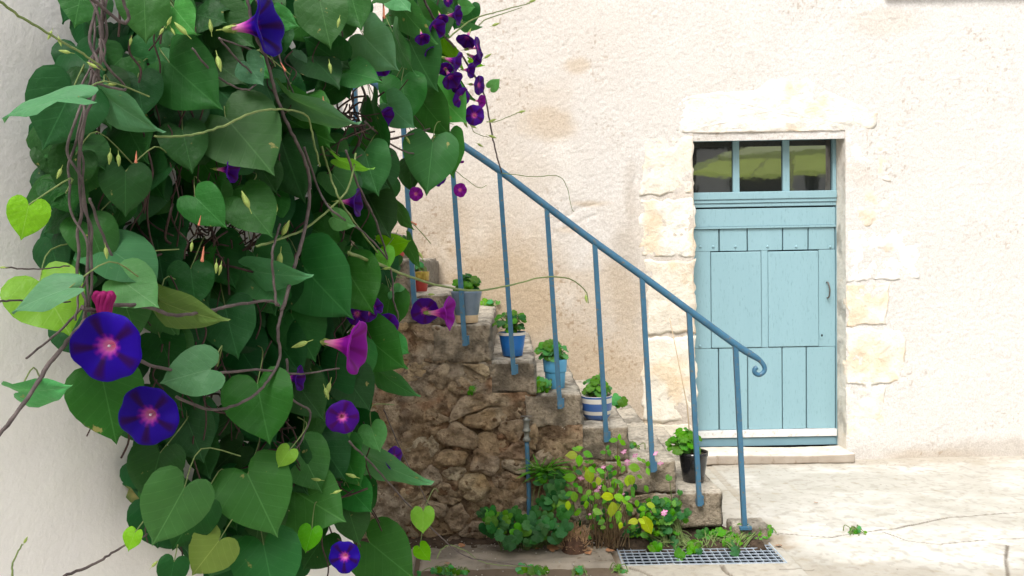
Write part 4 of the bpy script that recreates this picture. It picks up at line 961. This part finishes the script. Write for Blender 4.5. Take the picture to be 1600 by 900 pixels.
for (px, py, dia, fx, fy, ft, d, pal, cup) in FL:
    Y = vdepth(px, py)+d-(.12 if px > 640 and py < 200 else 0); C = U(px, py, Y); rad_ = dia*.5*Y/FPX; z = (CR*fx-CU*fy-CF*ft).normalized(); C = C
    o = link('flower', FM[(pal, cup)], None, vine); m = frame_m(C-z*rad_*(1.25 if not cup else 1.4), z, rad_); m = m @ Matrix.Rotation(random.uniform(0, 6.28), 4, 'Z'); m.translation -= VB; o.matrix_local = m
    c = link('calyx', ME_CALYX, None, o); c.scale = (.9, .9, .9); c.location = (0, 0, -.05)
    if dia > 70 and ft > .9:
        mb = MB(); lathe(mb, [(.001, .75), (.012, .76), (.012, 1.0), (.035, 1.04), (.045, 1.10), (.03, 1.15), (.001, 1.17)], (0, 0, 0), 10); sm_ = mb.mesh('stamen'); sm_.materials.append(M_WHITE); link('stamen', sm_, None, o)
def budat(me, nm, px, py, L, ang, d=-.07, tow=.1):
    a = R(ang); z = (CR*math.cos(a)+CU*math.sin(a)-CF*tow); Y = vdepth(px, py)+d; m = frame_m(U(px, py, Y), z, L*Y/FPX); m.translation -= VB; o = link(nm, me, None, vine); o.matrix_local = m
for b in [(388,322,26,112),(442,365,24,62),(438,398,26,-95),(290,52,24,135),(340,90,24,-75),(330,48,18,95),(165,388,18,-80),(172,240,18,-92),(185,243,18,-85),(108,82,16,170),(80,50,14,-110),(92,60,14,-70),(150,105,16,150),(170,132,14,0),
          (95,265,16,-110),(515,600,22,-105),(508,608,18,-70),(500,750,14,170),(555,745,16,160),(522,770,14,20),(508,815,12,-160),(238,885,14,45),(478,535,24,200),(262,38,14,60),(255,45,12,-120),(268,45,12,-60),(300,380,14,-95),(338,412,16,-90),(345,415,16,-100),(515,100,16,-80),(530,30,14,-100),
          (432,330,12,90),(600,420,12,10),(765,190,12,20),(765,212,12,-20),(812,175,10,10),(758,90,12,30),(735,195,12,-30),(747,225,10,-30),(915,462,12,-80),(770,40,12,20),(828,3,12,20),(38,848,12,60),(205,60,12,-100),(635,215,12,-60),(700,245,10,80),(670,460,10,0),(655,395,12,-60),(8,418,10,180),(725,190,12,-60)]:
    budat(ME_BUD, 'bud', *b)
for b in [(500,380,22,-92),(213,240,14,-90),(313,340,12,-100),(505,155,16,-85),(600,12,16,-90),(640,345,12,-30),(318,390,18,-95),(440,100,12,-60)]: budat(ME_WITH, 'withered_flower', *b, -.03)
mb = MB(); c = vp(163, 478, -.09)                  # a closed, crumpled magenta flower above the big blue one
for k in range(12):
    a = k*.52; rr = .011; tube(mb, crom([c+Vector((math.cos(a)*rr*.5, math.sin(a)*rr*.5, -.018)), c+Vector((math.cos(a)*rr*.8, math.sin(a)*rr*.6, 0)), c+Vector((math.cos(a+.4)*rr*1.25, math.sin(a+.4)*rr, .014+.004*(k % 2))), c+Vector((math.cos(a+.8)*rr*.6, math.sin(a+.8)*rr*.5, .018))], 4), .0042, 6, col=(.36, .02, .15))
mb.build('closed_flower', M_PETAL, vine)

# =================================================================== POTTED PLANTS ON THE STEPS
M_TERRA = mat('red_glaze', s2l(150, 44, 36), s2l(172, 54, 44), 20, .45, [(60, .001)], .5); M_GOLD = mat('gold_band', s2l(150, 120, 40), s2l(196, 172, 80), 60, .35, [], .6, metal=.5)
M_GBLUE = mat('grey_blue_glaze', s2l(86, 104, 122), s2l(104, 122, 140), 10, .35, [(12, .001)], .5, coat=.2); M_CREAM = mat('bare_clay_cream', s2l(190, 165, 132), s2l(205, 182, 150), 20, .8)
M_PBLUE = mat('blue_plastic', s2l(32, 114, 200), s2l(38, 122, 206), 6, .45, [], .5); M_LBLUE = mat('light_blue_plastic', s2l(88, 162, 205), s2l(96, 172, 214), 6, .5, [], .5)
M_BLACK = mat('black_gloss_pot', (.010, .010, .012), (.016, .016, .018), 8, .12, [(5, .002)], .6); M_SBLUE = mat('stripe_blue', s2l(50, 88, 150), s2l(62, 100, 160), 16, .4, [], .5, coat=.3); M_SWHITE = mat('stripe_cream', s2l(205, 200, 188), s2l(215, 210, 200), 16, .4, [], .5, coat=.3)
def potted(label, cx, by, ry, rimw, basew, tread, prof, bands, plant, group='potted plants on the stair'):
    z = CZ[tread]; P = G(cx, by, z); sc_ = P.y/FPX; rb = basew/2*sc_; P = Vector((P.x, min(P.y+rb*.9, WALLY-.1), z)); sc_ = P.y/FPX
    R1 = rimw/2*sc_; H = (by-ry)*sc_*.97
    t = thing('potted_plant', label, 'potted plant', (P.x, P.y, z+.004), group)
    P = Vector((P.x, P.y, z+.004))
    # prof: [(r fraction of rim, z fraction)], bands: [(i0, i1, material, name)]
    for (i0, i1, m, nm) in bands:
        mb = MB(); lathe(mb, [(r*R1, h*H) for r, h in prof[i0:i1+1]], P, 36); mb.build(nm, m, t)
    mb = MB(); zi = H*.90; lathe(mb, [(prof[-1][0]*R1*.93, zi), (R1*.5, zi+.006), (.001, zi+.01)], P, 20); mb.build('soil', M_SOILG, t)
    st = MB(); top = P+Vector((0, 0, zi)); n, hx, hz, off, kinds, size, mks = plant; n = int(n*1.7); hx *= 1.0; hz *= 1.05; size *= .75; rp = random.Random(cx)
    for k in range(n):
        a = rp.uniform(0, 6.28); e = rp.random()**.6; ph = rp.uniform(0, 1)
        c = top+Vector((off*sc_+math.cos(a)*hx*sc_*e, math.sin(a)*hx*sc_*e*.8, hz*sc_*(.15+.85*ph*(1-.35*e))))
        o = Vector((math.cos(a), math.sin(a)*.9-.3, .1+.6*rp.random())).normalized(); up = Vector((math.cos(a)*.5, math.sin(a)*.5-.45, 1)).normalized()
        L = size*sc_*rp.uniform(.7, 1.15); ax = (o-up*o.dot(up)).normalized(); b = c-ax*L*.4
        place_leaf(t, b, b+ax*L, up, rp.choice(mks), kinds, full=.8)
        tube(st, crom([top+Vector((rp.uniform(-.2, .2)*R1, rp.uniform(-.2, .2)*R1, 0)), top.lerp(b, .5)+Vector((0, 0, .01)), b], 3), .0022, 5, cap=False)
    st.build('stems', M_GSTEM, t, kind='stuff')
    return t, P, R1, H, sc_
TAPER = [(.70, 0), (.72, .01), (.86, .5), (.95, .84), (.97, .86), (1.0, .88), (1.0, 1.0), (.95, 1.0), (.93, .86)]
potted('small red pot with a gold band beside the vine, a sparse grassy plant in it', 652, 457, 425, 36, 28, 7, [(.76, 0), (.84, .3), (.92, .56), (.97, .58), (1.0, .97), (.98, 1.0), (.92, 1.0), (.9, .85)], [(0, 2, M_TERRA, 'pot_body'), (2, 5, M_GOLD, 'gold_band'), (5, 7, M_TERRA, 'rim')], (9, 14, 26, 0, 'o', 15, 'lo'))
potted('tall grey blue glazed pot with a bare cream foot and a bushy dark green plant', 729, 506, 455, 48, 33, 6, [(.70, 0), (.72, .01), (.75, .24), (.76, .25), (.90, .70), (.98, .86), (1.0, .93), (1.0, 1.0), (.95, 1.0), (.93, .86)], [(0, 2, M_CREAM, 'foot'), (2, 9, M_GBLUE, 'pot_body')], (60, 20, 30, 0, 'r', 15, 'im'))
potted('blue plastic pot on the step between the grey blue pot and the light blue pot', 801, 558, 520, 43, 30, 5, TAPER, [(0, 5, M_PBLUE, 'pot_body'), (5, 6, M_SWHITE, 'rim'), (6, 8, M_PBLUE, 'rim')], (34, 26, 36, -2, 'r', 14, 'iim'))
potted('tall light blue pot with a fold round its middle and a frilly green geranium', 868.5, 609, 562, 38, 28, 4, [(.74, 0), (.76, .01), (.86, .55), (.92, .56), (.94, .60), (1.0, .97), (1.0, 1.0), (.95, 1.0), (.92, .85)], [(0, 2, M_LBLUE, 'pot_body'), (2, 8, M_LBLUE, 'upper_body')], (46, 25, 34, -4, 'r', 14, 'iil'))
potted('round pot with blue and cream stripes and a small green geranium', 934, 658, 620, 48, 32, 3, [(.66, 0), (.72, .02), (.86, .14), (.92, .24), (.97, .40), (.99, .56), (1.0, .72), (1.0, .92), (1.0, 1.0), (.96, 1.02), (.93, .9)], [(0, 2, M_SBLUE, 'stripe'), (2, 3, M_SBLUE, 'stripe'), (3, 4, M_SWHITE, 'stripe'), (4, 5, M_SBLUE, 'stripe'), (5, 6, M_SBLUE, 'stripe'), (6, 7, M_SWHITE, 'stripe'), (7, 8, M_SBLUE, 'stripe'), (8, 10, M_SWHITE, 'rim')], (26, 22, 36, 2, 'r', 15, 'iil'))
tb, Pb, Rb, Hb, sb = potted('shiny black pot on the lowest step with a green geranium and a thin cane', 1087, 756, 708, 46, 33, 1, TAPER, [(0, 8, M_BLACK, 'pot_body')], (34, 26, 40, -14, 'r', 17, 'ii'))
mb = MB(); tube(mb, [Pb+Vector((-.01, 0, Hb*.7)), Pb+Vector((-.03, .0, Hb+.25)), Pb+Vector((-.115, .02, Hb+.72))], [.0042, .002], 6); mb.build('cane', M_CREAM, tb)
potted('little red pot on the upper step, almost hidden by the vine leaves', 619, 402, 384, 30, 22, 8, TAPER, [(0, 8, M_TERRA, 'pot_body')], (6, 8, 20, 0, 'r', 12, 'im'))

# =================================================================== PLANTS AT THE FOOT OF THE WALL
def foliage(name, label, cat, spec, base, stems=True, group=None, extra=None, kind=None):
    """spec: (px, py, Y, length px, angle deg, material, leaf kind)"""
    t = thing(name, label, cat, base, group); st = MB()
    for (px, py, Y, Lp, an, mk, kd) in spec:
        a = R(an); L = Lp*Y/FPX; c = U(px, py, Y); ax = (CR*math.cos(a)+CU*math.sin(a)+Vector((0, random.uniform(-.55, .1), 0))).normalized()
        up = Vector((random.uniform(-.5, .5), -1, random.uniform(.3, 1.3))); up = (up-ax*up.dot(ax)).normalized(); b = c-ax*L*.5
        place_leaf(t, b, b+ax*L, up, mk, kd, full=1.03 if kd != 'r' else .8)
        if stems and random.random() < (.3 if name == 'balsam_plant' else 1):
            r0 = Vector((base[0]+(c.x-base[0])*.45+random.uniform(-.05, .05), base[1]+random.uniform(-.03, .05), base[2])); 
            tube(st, crom([r0, r0.lerp(b, .5)+Vector((random.uniform(-.02, .02), .02, .02)), b], 4), [.0034, .0018], 5, cap=False)
    if stems: st.build('stems', extra or M_GSTEM, t, kind='stuff')
    return t
def Z1(x, y): return 820+x/4.738, 660+y/4.738
SH = [(350,240,85,175,'y'),(405,285,80,-95,'b'),(470,235,72,-20,'b'),(480,400,105,-70,'y'),(332,405,88,178,'i'),(400,192,60,20,'b'),(375,195,50,160,'b'),(545,435,58,-90,'y'),(415,500,62,-60,'b'),(325,525,60,-160,'b'),(370,555,78,-80,'b'),(318,615,62,-95,'y'),
 (457,615,62,-90,'b'),(470,520,50,-140,'b'),(540,545,62,-45,'b'),(500,560,50,-20,'b'),(615,545,95,170,'y'),(700,555,80,-15,'b'),(650,650,112,-90,'y'),(690,625,60,-40,'y'),(765,435,80,-95,'y'),(792,430,76,-80,'y'),(805,510,72,-60,'b'),(815,335,85,-10,'b'),(700,305,55,-60,'b'),(725,345,50,-120,'b'),
 (780,630,74,-50,'b'),(695,695,72,-90,'b'),(805,730,78,175,'y'),(905,760,122,-70,'y'),(868,732,55,-30,'y'),(540,660,72,-20,'b'),(500,690,56,-160,'b'),(710,765,48,-100,'y'),(655,130,60,180,'b'),(702,108,42,80,'b'),(728,150,55,-30,'b'),(612,185,40,60,'i'),(580,220,42,170,'i'),(625,225,45,-80,'i'),
 (910,310,45,-100,'b'),(915,365,55,-70,'b'),(852,400,45,-20,'b'),(685,260,45,150,'b'),(565,358,62,-15,'b'),(500,350,62,-30,'b'),(745,585,60,-20,'b'),(870,635,55,180,'b'),(935,612,62,-10,'y'),(960,650,55,-40,'b'),(460,350,40,120,'y'),(640,500,55,150,'b'),(590,490,50,-70,'i'),(715,470,50,-80,'i'),(690,435,50,10,'i'),
 (440,560,60,-150,'b'),(760,560,50,30,'b'),(830,600,50,-90,'b'),(620,340,40,-30,'i'),(490,290,45,20,'i'),(460,290,40,150,'i'),(850,270,45,150,'b'),(880,285,40,-30,'b'),(640,770,40,-90,'i'),(800,770,50,-120,'b'),(520,620,45,60,'i')]
spec = [(*Z1(x, y), random.uniform(3.66, 3.90), L/4.738*1.15, an, mk, 'o') for x, y, L, an, mk in SH]
for _ in range(95):
    x, y = random.uniform(310, 930), random.uniform(300, 860)
    if y < 300+abs(x-640)*.15: continue
    spec.append((*Z1(x, y), random.uniform(3.92, 4.04), random.uniform(8, 15), random.uniform(-160, 20), random.choice('iimbd'), 'o'))
bs = G(950, 838, 0)
shrub = foliage('balsam_plant', 'yellow green leafy plant with small pink flowers growing at the foot of the rubble wall', 'plant', spec, (bs.x, 3.98, .02), extra=mat('reddish_stem', (.10, .06, .035), (.20, .13, .06), 30, .6))
fm = MB()
for k in range(4):
    a = k*1.57+.4; c, s_ = math.cos(a), math.sin(a); L = (1.0, .7, 1.15, .7)[k]
    fm.add([(0, 0, 0), (c*.5*L-s_*.35, s_*.5*L+c*.35, .12), (c*L, s_*L, .02), (c*.5*L+s_*.35, s_*.5*L-c*.35, .12)], [(0, 1, 2, 3)], [(.80, .55, .66), (.72, .22, .48), (.70, .18, .45), (.72, .22, .48)])
lathe(fm, [(.18, 0), (.14, -.4), (.02, -.9)], (0, 0, 0), 8, cols=[(.8, .6, .7)]*3)
pfm = fm.mesh('pink_flower'); pfm.materials.append(M_PETAL)
for (x, y, s_) in [(728,222,1),(815,245,1.1),(757,285,1),(760,308,1.1),(967,230,1),(1002,302,1.1),(580,332,.9),(415,412,1.2),(552,480,1),(532,505,1),(1032,662,1.2),(1030,680,1),(730,530,.6),(480,680,.6),(740,208,.7)]:
    o = link('pink_flower', pfm, None, shrub); Y = random.uniform(3.75, 3.85); m = frame_m(U(*Z1(x, y), Y), Vector((random.uniform(-.4, .4), -1, random.uniform(-.2, .5))), .0145*s_); m.translation -= shrub.location; o.matrix_local = m
# dark leafy ground cover left of it
spec = []
for _ in range(78):
    u = random.random(); px = random.uniform(752, 884); top = 800-(px-750)*.08 if px < 838 else 745; py = random.uniform(top, 848)+random.gauss(0, 3)
    spec.append((px, py, 4.02-(py-740)/110*.17*random.uniform(.8, 1.2), random.uniform(12, 20), random.uniform(-170, -10), random.choice('iimmmd'), random.choice('rrh')))
foliage('ground_ivy', 'dense dark green ground ivy round the foot of the water pipe', 'ivy', spec, (G(815, 835, 0).x, 3.98, 0))
spec = [(px, py, 3.99+random.uniform(-.03, .03), random.uniform(7, 12), random.uniform(-170, 20), random.choice('iim'), 'r') for px, py in [(random.gauss(1038, 17), random.gauss(800, 17)) for _ in range(70)]]
foliage('creeping_weed', 'small round leaved weed against the wall under the lowest steps', 'weed', spec, (G(1045, 825, 0).x, 4.02, 0))
spec = []
for (cx, cy, n, sx, sy) in [(1035, 838, 26, 22, 9), (1022, 856, 3, 8, 4), (1085, 858, 7, 8, 6), (1120, 838, 16, 22, 5), (1145, 848, 8, 8, 6), (1150, 862, 3, 5, 3), (1160, 832, 10, 12, 4), (1188, 833, 14, 12, 5), (1060, 866, 3, 6, 3), (985, 832, 8, 14, 6)]:
    for _ in range(n):
        px = random.gauss(cx, sx*.6); py = random.gauss(cy, sy*.6); Yg = G(px, max(py+6, 835), 0).y; spec.append((px, min(py, 868), min(Yg, 4.05), random.uniform(8, 14), random.uniform(-170, 20), random.choice('iim'), 'r'))
foliage('creeping_geranium', 'green lobed weed creeping across the steel drain grate', 'weed', spec, (G(1100, 838, 0).x, 4.0, 0))
# strap leaved fern
fern = thing('fern', 'spiky dark fern tuft growing from the rubble wall above the ground ivy', 'fern', U(852, 735, 4.06))
mb = MB(); mb.add([(x*w, y, -y*y*.35) for y, w in ((0, .4), (.3, 1), (.6, .9), (.85, .6), (1, .05)) for x in (-.05, 0, .05)], [(r*3+c, r*3+c+1, r*3+c+4, r*3+c+3) for r in range(4) for c in range(2)], uv=[(.5+x, y+.3) for y in (0, .3, .6, .85, 1) for x in (-.05, 0, .05)])
bl = mb.mesh('frond'); bl.materials.append(LM['i'])
for k in range(85):
    a = random.uniform(-.35, 3.5); y = Vector((math.cos(a), random.uniform(-1.1, -.2), math.sin(a)*.9)).normalized(); n = Vector((0, -.5, 1)); n = (n-y*n.dot(y)).normalized(); L = random.uniform(.07, .135)
    o = link('frond', bl, None, fern); x = y.cross(n); m = Matrix((x*L, y*L, n*L)).transposed().to_4x4(); m.translation = Vector((random.uniform(-.035, .035), -.01, random.uniform(-.04, .02))); o.matrix_local = m
# dry grass tuft
dry = thing('dry_grass_tuft', 'clump of dead brown straw on the slab beside the drain grate', 'grass tuft', G(897, 860, .02))
mb = MB(); B0 = Vector(dry.location)
for k in range(150):
    a = random.uniform(0, 6.28); r = random.uniform(0, .055); b = B0+Vector((math.cos(a)*r, math.sin(a)*r*.6, 0)); h = random.uniform(.07, .15); e = b+Vector((math.cos(a)*.02+random.uniform(-.02, .02), random.uniform(-.02, .01), h))
    if k % 3 == 0: e = b+Vector((math.cos(a)*.06, math.sin(a)*.04-.01, random.uniform(.0, .06)))
    tube(mb, crom([b, b.lerp(e, .5)+Vector((random.uniform(-.012, .012), 0, .01)), e], 3), [.0024, .0012], 4, cap=False)
mb.build('straw', mat('dry_straw', (.30, .17, .09), (.52, .34, .19), 60, .8), dry, kind='stuff')
mb = MB()
lathe(mb, [(.065, -.01), (.06, .02), (.045, .05), (.02, .07), (.001, .075)], B0, 16); mb.v = [(x+random.uniform(-.006, .006), y, z+random.uniform(-.006, .006)) for x, y, z in mb.v]
mb.build('root_clump', mat('root_brown', (.05, .025, .015), (.12, .06, .035), 50, 1, [(90, .01)]), dry)
# little weeds
def weed(px, py, n, w, label, size=9, z=0, name='weed', grp=None, Y=None):
    P = G(px, py, z) if Y is None else U(px, py, Y)
    foliage(name, label, 'weed', [(px+random.gauss(0, w*.45), py-abs(random.gauss(3, 3)), P.y+random.uniform(-.02, .02), random.uniform(.6, 1.2)*size, random.uniform(-160, 160), random.choice('iil'), 'r') for _ in range(n)], tuple(P), group=grp)
weed(1337, 834, 12, 14, 'tiny green weed growing in the long crack of the concrete yard', 6)
weed(1200, 832, 5, 6, 'single small sprig at the right end of the lowest step block', 9); weed(727, 836, 22, 22, 'small green weed on the slab left of the ground ivy', 10)
weed(700, 898, 26, 34, 'green weeds at the front edge of the slabs, nearest the vine', 9); weed(835, 897, 22, 26, 'green weed tuft at the front edge of the slabs, midway along', 12); weed(905, 898, 8, 10, 'small weed at the front right corner of the slabs', 8); weed(968, 895, 6, 8, 'sprig at the joint left of the cracked concrete', 7)
weed(846, 606, 26, 9, 'dark green leaves hanging over the step left of the light blue pot', 12, Y=4.12); weed(963, 632, 7, 8, 'dark leaves growing behind the striped pot', 13, z=CZ[3])
weed(990, 700, 10, 16, 'low green moss in the tread joint above the black pot', 6, z=CZ[2]); weed(765, 478, 8, 12, 'thin sprig between the grey blue pot and the house wall', 9, z=CZ[6])
weed(648, 690, 8, 8, 'tuft of green in a joint high in the rubble wall', 8, Y=4.06) if False else None
weed(735, 612, 9, 8, 'small green fern sprig in a joint of the rubble wall under the blue pot', 7, Y=4.07)
# fallen leaves and litter
M_FALL = mat('fallen_leaf', (.32, .13, .06), (.45, .24, .12), 30, .8)
fl_me = HV[3]; mb = MB(); mb.add(fl_me[0], fl_me[1]); lme = mb.mesh('fallen_leaf'); lme.materials.append(M_FALL)
for (px, py, s_, lb) in [(866, 858, .05, 'largest dry russet leaf, on the slab left of the dead straw clump'), (950, 860, .035, 'dry leaf at the right end of the long slab'), (918, 862, .03, 'dry leaf on the slab just right of the dead straw clump'),
        (722, 853, .03, 'brown curled leaf at the back of the slab by the small weed'), (672, 845, .03, 'dry leaf beside the joint between the two slabs'), (840, 857, .02, 'small dry leaf on the slab below the ground ivy'), (1220, 852, .03, 'orange brown leaf at the back right corner of the drain grate'),
        (1180, 836, .02, 'tiny dry leaf among the weeds behind the drain grate'), (700, 880, .02, 'small dry leaf in the middle of the long slab'), (1275, 785, .022, 'lone tan leaf on the pale concrete in front of the door')]:
    p = G(px, py, .03 if px < 960 else .012); o = link('fallen_leaf', lme, None, None); o.location = p; o.scale = (s_, s_, s_); o.rotation_euler = (random.uniform(-.3, .3), random.uniform(-.3, .3), random.uniform(0, 6.28))
    o['label'] = lb; o['category'] = 'fallen leaf'; o['group'] = 'fallen leaves near the stair'
gv = MB(); rg = random.Random(9)
for _ in range(620):
    x = rg.uniform(-.9, 1.15); y = rg.gauss(3.99, .05) if rg.random() < .6 else rg.uniform(3.45, 4.05)
    if rg.random() < .4: x = rg.uniform(1.4, 4.0); y = 5.62-abs(rg.gauss(0, .12)) if rg.random() < .6 else rg.uniform(3.5, 5.5)
    if gcx0-.02 < x < gcx1+.02 and y < gcy1+.02: continue
    s_ = rg.uniform(.002, .007); zz = (.022 if y < 3.97 else .035) if x < 1.2 else .004; s_ *= (1 if x < 1.2 else .7)
    vs = [(x+s_*rg.uniform(.6, 1)*a, y+s_*rg.uniform(.6, 1)*b, zz+s_*.6*c) for a, b, c in ((1, 0, 0), (-1, 0, 0), (0, 1, 0), (0, -1, 0), (0, 0, 1), (0, 0, -1))]
    g = rg.uniform(.25, .6); gv.add(vs, [(0, 2, 4), (2, 1, 4), (1, 3, 4), (3, 0, 4), (2, 0, 5), (1, 2, 5), (3, 1, 5), (0, 3, 5)], (g, g, g), smooth=False)
link('grit', gv.mesh('grit'), M_RUBBLE, None, kind='stuff')

# =================================================================== BEHIND THE CAMERA (seen mirrored in the panes over the door)
def mirror(px, py, D):
    """point at total path length D (along Y) reflected by the pane plane"""
    r = ray(px, py); k = D/r.y; YP = DOORY+.022; return Vector((r.x*k, 2*YP-D, CAMH+r.z*k))
M_CANV = leaf_mat('green_canvas', s2l(214, 222, 190), s2l(216, 224, 194), .8, .28, .0)
pc = mirror(1236, 214, 13.0); par = thing('parasol', 'pale green parasol mirrored in the glass panes above the blue door', 'parasol', (pc.x, pc.y, 0))
mb = MB(); Rr = 1.75; n = 6; z0_ = pc.z-.42; apex = (pc.x, pc.y, pc.z+.12); vs = [apex]
for k in range(n): a = 6.283*k/n+.45; vs.append((pc.x+Rr*math.cos(a), pc.y+Rr*math.sin(a), z0_))
mb.add(vs, [(0, 1+k, 1+(k+1) % n) for k in range(n)], smooth=False); mb.add([(x, y, z-.07) for x, y, z in vs[1:]]+vs[1:], [(k, (k+1) % n, n+(k+1) % n, n+k) for k in range(n)], smooth=False)
mb.build('canopy', M_CANV, par); mb = MB(); tube(mb, [Vector((pc.x, pc.y, 0)), Vector(apex)], .03, 10); mb.build('pole', M_WHITE, par)
for k in range(n):
    mb = MB(); tube(mb, [Vector(apex)-Vector((0, 0, .05)), Vector(vs[1+k])-Vector((0, 0, .03))], .012, 5); mb.build('rib', M_WHITE, par)
mb = MB(); lathe(mb, [(.35, 0), (.35, .05), (.06, .12), (.001, .12)], (pc.x, pc.y, 0), 24); mb.build('base', M_IRON, par)
bh = thing('courtyard_house', 'dark stone house across the yard, mirrored in the door panes', 'house', (9, -11, 0))
mb = MB(); cbox(mb, -2, 20, -14, -11.0, 0, 6.2, 0); mb.build('wall', mat('dark_stone', (.07, .065, .055), (.12, .11, .09), 3, .9, [(8, .05)]), bh)
mb = MB(); mb.add([(-2.4, -10.6, 6.1), (20.4, -10.6, 6.1), (20.4, -12.5, 7.6), (-2.4, -12.5, 7.6), (-2.4, -14.4, 6.1), (20.4, -14.4, 6.1)], [(0, 1, 2, 3), (3, 2, 5, 4)], smooth=False); mb.build('roof', mat('old_tiles', (.14, .07, .045), (.24, .13, .08), 5, .9), bh)
for (px, py) in ((1118, 265), (1262, 280), (1290, 275)):
    c = mirror(px, py, 22.3); mb = MB(); cbox(mb, c.x-.45, c.x+.45, -10.995, -10.92, c.z-.7, c.z+.6, .01); mb.build('window', M_WHITE, bh)
hd = thing('hedge', 'dark leafy hedge across the yard, mirrored low in the panes over the door', 'hedge', (9, -9.2, 0))
mb = MB(); rb = random.Random(3)
for _ in range(4200):
    c = Vector((rb.uniform(4.5, 13), -9.2+rb.uniform(-.5, .5), rb.uniform(.1, 2.3)+.25*math.sin(rb.uniform(0, 6)))); s_ = .10
    d1_ = Vector((rb.uniform(-1, 1), rb.uniform(-1, 1), rb.uniform(-1, 1))).normalized(); d2_ = d1_.cross(Vector((rb.uniform(-1, 1), rb.uniform(-1, 1), rb.uniform(-1, 1)))).normalized()
    mb.add([c-d1_*s_, c+d2_*s_*.5, c+d1_*s_, c-d2_*s_*.5], [(0, 1, 2, 3)])
mb.build('foliage', LM['m'], hd)
